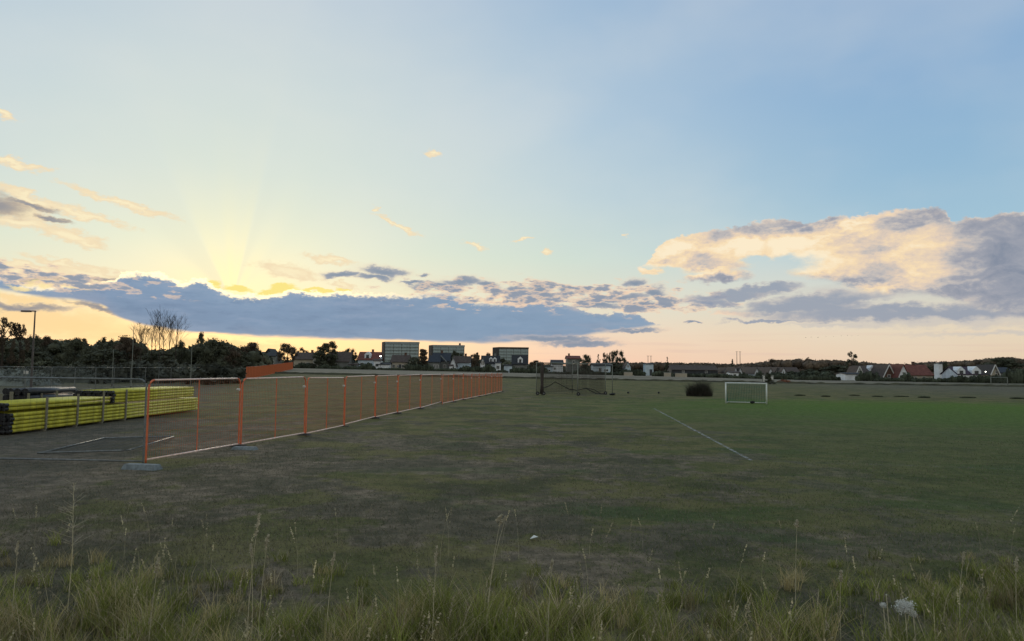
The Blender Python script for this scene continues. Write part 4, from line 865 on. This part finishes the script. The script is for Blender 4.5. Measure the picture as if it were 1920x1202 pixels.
# ---------------------------------------------------------------- pipes
def pipe_bundle(label, x0, x1, y0, y1, z0, layers, dia, m, battens=(), name='pipe_bundle', cap=True, jitter=.0):
    root = thing(name, label, 'pipe bundle', ((x0 + x1) / 2, (y0 + y1) / 2, z0)); cx, cy = (x0 + x1) / 2, (y0 + y1) / 2
    nc_ = max(2, int((x1 - x0) / dia)); L = y1 - y0
    prot = MB().tube([(0, -L / 2, 0), (0, L / 2, 0)], dia * .465, 10).build('pipe', M[m], root, smooth=False)
    for p_ in prot.data.polygons: p_.use_smooth = len(p_.vertices) == 4
    cp = MB().tube([(0, -L / 2 - .05, 0), (0, -L / 2 + .10, 0)], dia * .505, 10).build('end_cap', M['black'], prot) if cap else None
    first = True
    for l in range(layers):
        for c in range(nc_):
            inner = 0 < c < nc_ - 1 and 0 < l < layers - 1
            if first: o = prot; first = False
            else:
                o = prot.copy(); col.objects.link(o); o.parent = root
                if cp: q_ = cp.copy(); col.objects.link(q_); q_.parent = o
            o.location = (x1 - cx - dia * (c + .5) + (dia * .12 if l % 2 else 0), random.uniform(-.06, .06) + random.uniform(-jitter, jitter), dia * (l + .5))
    for (yy, zt) in battens:
        for xx in (x1 + .035, x0 - .035):
            mb = MB().box((xx - cx - .02, yy - cy - .035, .0 if z0 < .2 else -.3), (xx - cx + .02, yy - cy + .035, zt - z0)); mb.build('batten', M['wood'], root)
        MB().box((x0 - cx - .03, yy - cy - .04, -.055), (x1 - cx + .03, yy - cy + .04, -.002)).build('crossbeam', M['wood'], root)
    return root
D1 = .11
pipe_bundle('long lower stack of yellow pipes with black front ends', -15.54, -14.0, 20.9, 33.3, .06, 5, D1, 'yellow', ((22.4, 1.02), (24.0, 1.06), (25.5, 1.1), (27.0, 1.12)))
pipe_bundle('short yellow pipe layer lying on the near end of the lower stack', -15.5, -14.08, 20.8, 27.0, .68, 2, D1, 'yellow', ())
pipe_bundle('upper stack of yellow pipes on the far end of the lower stack', -15.45, -14.0, 26.2, 32.8, .66, 4, D1, 'yellow', ())
pipe_bundle('bundle of thick black pipes behind the yellow stack', -18.9, -17.9, 27.6, 30.6, .35, 3, .25, 'blackpipe', ((28.3, .9),), cap=True)
pipe_bundle('thin dark pipes stacked on the left beside the thick black bundle', -20.6, -19.1, 28.4, 32.0, .1, 5, .12, 'blackpipe', ())
# loose timber stakes standing left
for px, yb, yt, lb in ((2, 775, 738, 'pale wooden stake at the left frame edge behind the yellow pipes'), (55, 770, 733, 'pale wooden stake between the yellow stack and the black bundle')):
    p = W(px, yt, 25.5); o = MB().box((-.045, -.03, 0), (.045, .03, p.z)).box((-.15, -.12, -.01), (.15, .12, .04)).build('wooden_stake', M['wood'], None, (p.x, 25.5 - (.9 if px > 10 else 0), 0)); tag(o, lb, 'stake')
# heaps with pale sheeting beyond the fence
def heap(pa, pb, yt, depth, label, m, seed, name='heap'):
    random.seed(seed); a, b_ = W(pa, 700, depth), W(pb, 700, depth); w = b_.x - a.x; h = W((pa + pb) / 2, yt, depth).z; k = 28; vs = []; fs = []
    for i in range(k + 1):
        for j in range(9):
            u = i / k; v_ = j / 8; env = (math.sin(math.pi * u) ** .45) * math.sin(math.pi * v_) ** .8
            vs.append((-w / 2 + w * u, -2.5 + 5 * v_, -.05 + h * env * (1 + .07 * math.sin(u * 9 + seed) + .05 * math.sin(u * 23 + v_ * 9) + random.uniform(-.03, .03))))
    for i in range(k):
        for j in range(8): fs.append((i * 9 + j, (i + 1) * 9 + j, (i + 1) * 9 + j + 1, i * 9 + j + 1))
    r4 = np.random.default_rng(seed); P0 = np.array(vs); P0 = P0[P0[:, 2] > .15]; P0 = np.repeat(P0, 14, 0) + r4.normal(size=(len(P0) * 14, 3)) * (.5, .3, .07)
    cv_, cf_ = leaf_cards(P0, .12); allv = np.concatenate([np.array(vs), cv_]); nq = np.concatenate([np.array(fs), cf_ + len(vs)])
    tn_ = np.concatenate([np.full((len(vs), 3), .8), np.repeat(.6 + .8 * r4.random((len(P0), 1)), 4, 0) * np.ones((1, 3))])
    o = npmesh(name, allv, nq, M[m], None, tn_); o.location = ((a.x + b_.x) / 2, depth, 0); tag(o, label, 'heap')
heap(-60, 90, 692, 70, 'low pale grey heap at the left edge beyond the pipes', 'sheet', 1); heap(30, 215, 689, 84, 'pale brush heap right of the sheeted heap', 'greyfol', 4)

# ---------------------------------------------------------------- goals
def bar(a, b_, r, name, m, parent): return MB().tube([a, b_], r, 8).build(name, M[m], parent, smooth=True)
def net(parent, quads, step, r, m, name='net'):
    mb = MB()
    for (a, b_, c, d) in quads:                      # bilinear patch a-b (bottom) d-c (top)
        a, b_, c, d = map(Vector, (a, b_, c, d)); nu = max(2, int((b_ - a).length / step)); nv = max(2, int(max((d - a).length, .1) / step))
        P_ = lambda u, v: (a * (1 - u) + b_ * u) * (1 - v) + (d * (1 - u) + c * u) * v
        for i in range(nu + 1): mb.tube([P_(i / nu, v) for v in (0, .5, 1)], r, 3, False)
        for j in range(nv + 1): mb.tube([P_(u, j / nv) for u in (0, .5, 1)], r, 3, False)
    return mb.build(name, M[m], parent)
def goal(label, pa, pb, w_h, dz, rz, post='white', netm='net', r=.045, step=.12, nr=.004):
    a, b_ = pa, pb; w = (b_ - a).length; root = thing('football_goal', label, 'goal', (a.x, a.y, 0), math.atan2(b_.y - a.y, b_.x - a.x))
    bar((0, 0, 0), (0, 0, w_h), r, 'post', post, root); bar((w, 0, 0), (w, 0, w_h), r, 'post', post, root); bar((-r, 0, w_h), (w + r, 0, w_h), r, 'crossbar', post, root)
    bar((0, 0, r), (.05, dz, r), r * .6, 'ground_bar', post, root); bar((w, 0, r), (w - .05, dz, r), r * .6, 'ground_bar', post, root); bar((.05, dz, r), (w - .05, dz, r), r * .6, 'back_bar', post, root)
    net(root, [((.05, dz, .03), (w - .05, dz, .03), (w, .25, w_h - .03), (0, .25, w_h - .03)), ((0, 0, .03), (.05, dz, .03), (0, .25, w_h), (0, 0, w_h)), ((w, 0, .03), (w - .05, dz, .03), (w, .25, w_h), (w, 0, w_h))], step, nr, netm)
    return root
g1 = goal('small white five-a-side goal with a green net on the right', G(1361, 756), G(1437.5, 758), 1.33, 1.15, 0, r=.045, nr=.008, step=.10)
p = G(1412, 757); v, f = lump((0, 0, .09), (.15, .11, .09), 10, 7); o = MB().add(v, f).build('sandbag', M['black'], None, (p.x, p.y + .1, 0)); tag(o, 'small dark sandbag lying in the mouth of the small white goal', 'sandbag')
goal('far white goal frame near the right edge of the field', W(1858, 720, 150) * 1, W(1889, 721, 148) * 1, 1.75, 1.6, 0, 'greypost', 'wire', .06, .3, .006).location.z = 0
# net cage in mid-field
A = G(1016, 741); B = G(1083, 742); C_ = G(1148, 738); Dk = G(1135, 740); Ek = G(1073, 736)
root = thing('net_cage', 'large wheeled training cage of grey posts draped with dark netting in mid-field', 'goal', (A.x, A.y, 0)); rel = lambda p, z=0: (p.x - A.x, p.y - A.y, z)
HT = 2.62
for p_, m_, r_ in ((A, 'blacknet', .04), (B, 'greypost', .045), (C_, 'greypost', .035), (Dk, 'greypost', .03), (Ek, 'greypost', .03)): bar(rel(p_), rel(p_, HT), r_, 'post', m_, root)
A2 = Vector((A.x - .45, A.y + .3, 0)); bar(rel(A2), rel(A2, HT), .028, 'post', 'greypost', root)
MB().tube([rel(A, .1), rel(A, .9), rel(A, 1.7), rel(A, HT)], [.18, .10, .15, .08], 8).build('gathered_net', M['blacknet'], root, smooth=True)
for a, b_ in ((B, C_), (A, B), (A2, Ek), (Ek, Dk), (Dk, C_), (Ek, B)): bar(rel(a, HT), rel(b_, HT), .035, 'top_bar', 'greypost', root)
net(root, [(rel(A, .2), rel(B, .1), rel(B, HT), rel(A, HT)), (rel(A2, .2), rel(Ek, .1), rel(Ek, HT), rel(A2, HT)), (rel(B, .1), rel(Dk, .1), rel(Dk, HT), rel(B, HT)), (rel(Ek, .1), rel(Dk, .1), rel(Dk, HT), rel(Ek, HT))], .13, .0075, 'blacknet')
rp_ = [W(px, py, A.y + .02 * i) for i, (px, py) in enumerate(((1017, 728), (1029, 724), (1041, 716), (1054, 723), (1068, 730), (1083, 732), (1097, 728), (1108, 733), (1118, 738), (1135, 739)))]
MB().tube([(q_.x - A.x, q_.y - A.y, q_.z) for q_ in rp_], .035, 6).build('hem_rope', M['black'], root)
rp_ = [W(px, py, A.y + .4) for px, py in ((1097, 728), (1106, 729), (1115, 731), (1126, 738))]
MB().tube([(q_.x - A.x, q_.y - A.y, q_.z) for q_ in rp_], .028, 6).build('hem_rope', M['black'], root)
for p_, dx in ((A, -.35), (A, .15), (B, .05), (Dk, 0)):
    w_ = MB(); c = Vector(rel(p_)) + Vector((dx, -.12, .15)); w_.tube([c + Vector((0, -.05, 0)), c + Vector((0, .05, 0))], .15, 14); o = w_.build('wheel', M['tyre'], root)
    MB().tube([c + Vector((0, -.06, 0)), c + Vector((0, .06, 0))], .06, 10).build('rim', M['galv'], o)
for px, py, lb in ((1148, 741, 'dark weight lying right of the net cage'), (1178, 738, 'small dark peg box on the grass right of the net cage'), (1235, 738, 'small dark box on the grass left of the tall grass clump')):
    p = G(px, py); v, f = lump((0, 0, .08), (.26 if px < 1160 else .10, .12, .09), 9, 6); o = MB().add(v, f).build('weight_bag', M['black'], None, (p.x, p.y, 0)); tag(o, lb, 'weight')
# dark shrub with pale boxes behind the small goal
tree('shrub', 'tall', 6, 1440, 697, 12, 128, 'narrow dark shrub standing behind the right post of the small goal', 'shrub', None, 'foliage', 718)
tree('shrub', 'low', 3, 1442, 711, 26, 130, 'low dark shrub spreading at the foot of the narrow dark shrub', 'shrub', None, 'foliage', 719.5)
for px, y0_, y1_, w, lb in ((1432, 717, 704, 4, 'pale utility cabinet left of the narrow dark shrub'), (1447, 719, 705, 6, 'pale grey cabinet right of the narrow dark shrub')):
    dp = 133; p, q_ = W(px, y0_, dp), W(px, y1_, dp); r_ = thing('cabinet', lb, 'cabinet', (p.x, dp, 0)); ww = w / F * dp / 2
    MB().box((-ww, -.15, .02), (ww, .15, q_.z)).build('body', M['wgrey'], r_); MB().box((-ww - .03, -.18, q_.z), (ww + .03, .18, q_.z + .06)).build('lid', M['trim'], r_)
    MB().box((-ww * .8, -.165, .1), (ww * .8, -.152, q_.z - .1)).build('door', M['trim'], r_)
# birds
for i, (px, py) in enumerate(((1511, 633), (1521, 632), (1534, 633), (1549, 631), (1563, 631), (1578, 630), (1589, 629), (1597, 630), (1609, 629.5))):
    p = W(px, py, 330); s = .42 if i < 3 else .30; fl = (.35, .1, .45, .15, .3)[i % 5]; mb = MB()
    mb.tube([(0, -.5 * s, 0), (0, -.2 * s, .02), (0, .3 * s, 0), (0, .7 * s, 0)], [.02, .11 * s, .12 * s, .02], 6)
    for q_ in (-1, 1): mb.add([(0, -.12 * s, .02), (0, .25 * s, .02), (q_ * .8 * s, .15 * s, fl * s), (q_ * 1.6 * s, .3 * s, fl * .4 * s), (q_ * .8 * s, -.15 * s, fl * s), (0, .06 * s, .09)], [(0, 4, 2, 1), (4, 3, 2), (0, 5, 4), (5, 1, 2), (5, 2, 4)])
    o = mb.build('bird', M['bird'], None, tuple(p)); o.rotation_euler = (0, 0, R(60 + 10 * i)); tag(o, 'small dark bird flying in the loose line low over the right-hand ridge', 'bird', 'flock of birds over the ridge')

# ---------------------------------------------------------------- grass
def blades(X_, Y_, hgt, wid, lean, cols, segs=3, seedk=0, z0=None):
    k = len(X_); th = rng.random(k) * 2 * np.pi; la = rng.random(k) * 2 * np.pi; lm = lean * hgt * (.3 + rng.random(k))
    Vl = []; 
    for s in range(segs + 1):
        f = s / segs; w = wid * (1 - f) ** .7 * .5; cx = X_ + np.cos(la) * lm * f ** 2; cy = Y_ + np.sin(la) * lm * f ** 2; cz = hgt * (f - .12 * lean * f * f) + (0 if z0 is None else z0)
        for sg_ in (-1, 1): Vl.append(np.stack([cx + sg_ * np.cos(th) * w, cy + sg_ * np.sin(th) * w, cz], 1))
    Vt = np.stack(Vl, 1).reshape(-1, 3); m_ = 2 * (segs + 1); base = (np.arange(k) * m_)[:, None]
    Ft = np.concatenate([base + np.array([[2 * s, 2 * s + 1, 2 * s + 3, 2 * s + 2]]) for s in range(segs)], 0)
    return Vt, Ft, np.repeat(cols, m_, 0)
def merge(L):
    o = 0; Vs, Fs, Ts = [], [], []
    for v, f, t_ in L: Vs.append(v); Fs.append(f + o); Ts.append(t_); o += len(v)
    return np.concatenate(Vs), np.concatenate(Fs), np.concatenate(Ts)
def patch_noise(x, y, s, seed):
    r2 = np.random.default_rng(seed); out = np.zeros_like(x)
    for k in range(14):
        a, b_, c = r2.normal(size=3); out += np.sin(x * a * s + y * b_ * s + c * 6)
    return out / 14 * 1.6
rng = np.random.default_rng(11)
def tall_grass(K_):                              # tussocks of outward-leaning blades, thinning out towards the turf
    ty = 2.5 + 5.9 * rng.random(K_) ** .8; tx = (rng.random(K_) * 2 - 1) * (ty * .78 + .6)
    pn = patch_noise(tx, ty, 1.1, 1); pn2 = patch_noise(tx, ty, 2.8, 2)
    edge = 5.75 + .55 * pn + .35 * (tx < -1.5) + 1.2 * (tx > 3.0) - .3 * ((tx > .8) & (tx < 2.6))
    keep = (ty < edge + 2.2 * rng.random(K_) ** 4) & (rng.random(K_) < np.clip(.55 + .8 * pn2, .12, 1)); tx, ty, pn, pn2 = tx[keep], ty[keep], pn[keep], pn2[keep]; T = len(tx)
    th = np.clip((.20 + .25 * rng.random(T) ** 1.3) * (1 + .5 * pn + .3 * pn2), .07, .50) * np.where(ty > edge[keep], .55, 1)
    yellow = rng.random(T) < np.clip(.26 + .4 * patch_noise(tx, ty, .8, 5), .05, .8)
    tc = np.where(yellow[:, None], np.array((.40, .34, .17)), np.array((.225, .255, .062))) * (.55 + .85 * rng.random((T, 1)))
    nb = 46; i = np.repeat(np.arange(T), nb); k = len(i); a_ = rng.random(k) * 6.283; rr = .075 * np.sqrt(rng.random(k)); h = th[i] * (.45 + .65 * rng.random(k))
    c = tc[i] * (.7 + .6 * rng.random((k, 1))); dry = rng.random(k) < .16; c[dry] = np.array((.55, .48, .32)) * (.6 + .6 * rng.random((dry.sum(), 1)))
    return blades(tx[i] + np.cos(a_) * rr, ty[i] + np.sin(a_) * rr, h, .0055 * (.6 + .8 * rng.random(k)), .75, c)
def stems(K_):
    y = 3.6 + 5.0 * rng.random(K_); x = (rng.random(K_) * 2 - 1) * (y * .76)
    keep = (y < 6.3) | (rng.random(K_) < .40); x, y = x[keep], y[keep]
    h = .30 + .40 * rng.random(len(x)) ** 1.3; c = np.array((.42, .38, .25)) * (.5 + .8 * rng.random((len(x), 1)))
    v1 = blades(x, y, h, .0035 * np.ones(len(x)), .22, c, 4)
    # plume of small spikelets on the top of each
    k = 22; tip = v1[0].reshape(len(x), -1, 3)[:, -1]; bs = v1[0].reshape(len(x), -1, 3)[:, -3]
    t_ = rng.random((len(x), k, 1)) * .95; P_ = bs[:, None] * (1 - t_) + tip[:, None] * t_; P_ += rng.normal(size=P_.shape) * .0036 * (1.2 - t_); P_ = P_.reshape(-1, 3)
    v2, f2 = leaf_cards(P_, .0075); return merge([v1, (v2, f2, np.repeat(np.repeat(c, k, 0) * 1.35, 4, 0))])
def short_turf(K_):
    y = 5.5 + 19 * rng.random(K_) ** 1.3; x = (rng.random(K_) * 2 - 1) * (y * .76)
    pn = patch_noise(x, y, .55, 7) + .5 * patch_noise(x, y, 1.7, 8); keep = rng.random(K_) < np.clip((25 - y) / 14, 0, 1) * np.clip(.45 + .6 * pn + np.where(x > 2, .15, -.05) - np.where(x < -7, .35, 0), .04, 1); x, y, pn = x[keep], y[keep], pn[keep]
    h = (.015 + .03 * rng.random(len(x))) * (1 + .3 * pn); c = np.where((x > 1)[:, None], np.array((.12, .15, .062)), np.array((.14, .14, .088))) * (.6 + .8 * rng.random((len(x), 1)))
    dry = rng.random(len(x)) < .35; c[dry] = np.array((.24, .215, .165)) * (.6 + .6 * rng.random((dry.sum(), 1)))
    return blades(x, y, h, .006 * (1 + y * .05), .9, c, 1)
v, f, t_ = merge([tall_grass(4900), stems(360)]); tag(npmesh('long_grass', v, f, M['blade'], None, t_), 'unmown long grass with pale seed heads along the bottom of the picture', 'grass', kind='stuff')
v, f, t_ = short_turf(230000); tag(npmesh('short_grass', v, f, M['blade'], None, t_), 'short patchy turf of the playing field', 'grass', kind='stuff')

def stalk(px, ytop, depth, plume, label, lean=.05, r=.0026, m='stalk'):
    p = W(px, ytop, depth); h = p.z; root = thing('grass_stalk', label, 'grass stalk', (p.x - lean, depth, 0), 0, 'tall seed stalks in the foreground')
    pts = [(lean * t_ ** 2, .01 * math.sin(t_ * 3), h * t_) for t_ in np.linspace(0, 1, 7)]
    MB().tube(pts, [r * (1.3 - .8 * i / 6) for i in range(7)], 5).build('stem', M[m], root)
    rn = np.random.default_rng(int(px)); k = 70; t_ = rn.random((k, 1)); P_ = np.array((lean, 0, h)) * 1.0 - np.array((lean * .35, 0, plume)) * (1 - t_); P_ = P_ + rn.normal(size=(k, 3)) * .006 * (1 - abs(t_ - .4))
    v, f = leaf_cards(P_, .009); npmesh('seed_head', v, f, M['blade'], root, np.full((len(v), 3), (.50, .46, .34)))
for a in ((941, 965, 5.6, .05, 'taller of the two long straight stalks crossing mid-picture', .10), (949, 968, 5.6, .06, 'right one of the two long straight stalks, leaning right', .14), (486, 963, 5.4, .16, 'tallest plumed stalk left of centre', .06),
          (503, 1003, 5.4, .11, 'plumed stalk just right of the tallest one left of centre', .05), (470, 1020, 5.4, .10, 'short plumed stalk just left of the tallest one left of centre', -.03), (298, 1045, 5.0, .10, 'pale spike-shaped stalk leaning right in the left third', .05),
          (819, 1024, 5.3, .14, 'single pale curved spike left of the two long straight stalks', .02), (1036, 1050, 5.3, .06, 'short pale stalk right of the two long straight stalks', .03), (1808, 1035, 5.8, .10, 'thick pale stalk in the grass near the right edge', .05),
          (1906, 1045, 5.6, .10, 'tall thin stalk at the right frame edge', .01), (34, 1015, 5.8, .10, 'pale plumed stalk near the left frame edge', .02), (1495, 975, 6.0, .05, 'very thin stalk standing over the turf right of centre', .02), (1577, 1070, 5.6, .08, 'slim stalk left of the white seed fluff', .01), (628, 1035, 5.3, .09, 'reddish-tipped stalk between the left and centre clumps', .05)): stalk(*a)
# tall weed with small dots on the left
p = W(138, 905, 5.8); root = thing('dry_weed', 'tall branching dry weed with tiny seed balls on the left', 'weed', (p.x, 5.8, 0)); random.seed(3); mb = MB(); sd_ = []
h = p.z; mb.tube([(0, 0, 0), (.02, 0, h * .5), (0, 0, h)], [.004, .003, .0015], 5)
for i in range(46):
    z = h * random.uniform(.55, 1); th = random.uniform(0, 6.28); L = random.uniform(.04, .15) * (1.25 - z / h) * 2; e_ = (math.cos(th) * L, math.sin(th) * L, z + L * .5); mb.tube([(0.008, 0, z), e_], [.0014, .0008], 3); sd_ += [np.array(e_) + np.random.default_rng(i).normal(size=3) * .008 for _ in range(1)]
mb.build('stem', M['stalk'], root); v, f = leaf_cards(np.array(sd_ * 3) + rng.normal(size=(len(sd_) * 3, 3)) * .004, .007); npmesh('seed_balls', v, f, M['blade'], root, np.full((len(v), 3), (.17, .155, .12)))
# white fluffy seed heads
def fluff(px, py, r_, n_, label, sx=1.0):
    depth = 5.15; p = W(px, py, depth); root = thing('seed_fluff', label, 'seed head', (p.x, depth, 0), 0, 'white fluffy seed heads'); MB().tube([(.03, 0, 0), (0, 0, p.z)], .003, 5).build('stem', M['stalk'], root)
    rn = np.random.default_rng(int(px)); mb = MB()
    for i in range(n_):
        d = Vector(rn.normal(size=3)).normalized(); c = Vector((rn.normal() * r_ * .35 * sx, rn.normal() * r_ * .3, p.z + rn.normal() * r_ * .28)); mb.tube([c, c + Vector((d.x * sx, d.y, d.z)) * r_ * rn.uniform(.1, .32)], [.0010, .0004], 3, False)
    mb.build('fluff', M['fluff'], root)
    C = np.stack([rn.normal(size=n_ * 2) * r_ * .42 * sx, rn.normal(size=n_ * 2) * r_ * .35, p.z + rn.normal(size=n_ * 2) * r_ * .33 - np.abs(rn.normal(size=n_ * 2)) * r_ * .1], 1); v, f = leaf_cards(C, r_ * .10); npmesh('seed_down', v, f, M['fluff'], root)
fluff(1656, 1134, .022, 260, 'small round white seed fluff left of the larger one'); fluff(1696, 1136, .05, 700, 'larger ragged white seed fluff in the grass at lower right', 1.25); fluff(1712, 1150, .026, 220, 'lower hanging tip of the white seed fluff cluster'); fluff(1662, 1115, .008, 60, 'tiny white seed fluff above the small round one')
p = G(1001, 1014); o = MB().add([(-.05, 0, .02), (.05, -.01, .05), (.06, .05, .03), (-.04, .06, .01), (0, .03, .06)], [(0, 1, 4), (1, 2, 4), (2, 3, 4), (3, 0, 4), (0, 3, 2, 1)]).build('paper_scrap', M['white'], None, (p.x, p.y, 0)); tag(o, 'small white paper scrap lying on the turf in the middle foreground', 'litter')

# clump of tall dead grass in mid-field
rng = np.random.default_rng(21); p = G(1312, 743); k = 3600; rr_ = np.sqrt(rng.random(k)); th = rng.random(k) * 6.283; x = rr_ * np.cos(th) * 1.05 * (1 + .12 * np.sin(th * 3)); y = rr_ * np.sin(th) * .7
hh = (.25 + 1.3 * np.sqrt(np.clip(1 - rr_ ** 2.2, 0, 1))) * (.30 + .80 * rng.random(k) ** .8) * (1 + .15 * np.sin(x * 5)); c = np.array((.055, .060, .042)) * (.6 + .9 * rng.random((k, 1))); dr = rng.random(k) < .3; c[dr] = np.array((.11, .09, .075)) * (.7 + .5 * rng.random((dr.sum(), 1)))
v, f, t_ = blades(x, y, hh, .022 * np.ones(k), .7, c, 3); o = npmesh('grass_clump', v, f, M['blade'], None, t_); o.location = (p.x, p.y, 0); tag(o, 'big dark clump of tall grass standing alone left of the small goal', 'grass clump')
# row of small dark tufts on the right
ft = None
for i, (px, py) in enumerate(((1500, 742), (1548, 744), (1602, 742), (1645, 744), (1690, 744), (1733, 746), (1815, 746), (1908, 748))):
    p = G(px, py)
    if ft is None:
        k = 800; x = rng.normal(size=k) * .22; x = np.clip(x, -.45, .45); y = np.clip(rng.normal(size=k) * .10, -.2, .2); v, f, t_ = blades(x, y, .07 + .13 * rng.random(k), .015 * np.ones(k), .7, np.array((.05, .056, .036)) * (.6 + .8 * rng.random((k, 1))), 2); ft = npmesh('grass_tuft', v, f, M['blade'], None, t_); o = ft
    else: o = ft.copy(); col.objects.link(o)
    o.location = (p.x, p.y, 0); o.scale = (random.uniform(.8, 1.6), 1.1, random.uniform(.6, 1.0)); o.rotation_euler = (0, 0, random.uniform(-.3, .3)); tag(o, 'small dark tuft in the line of tufts across the right of the field', 'grass tuft', 'dark tufts across the field')
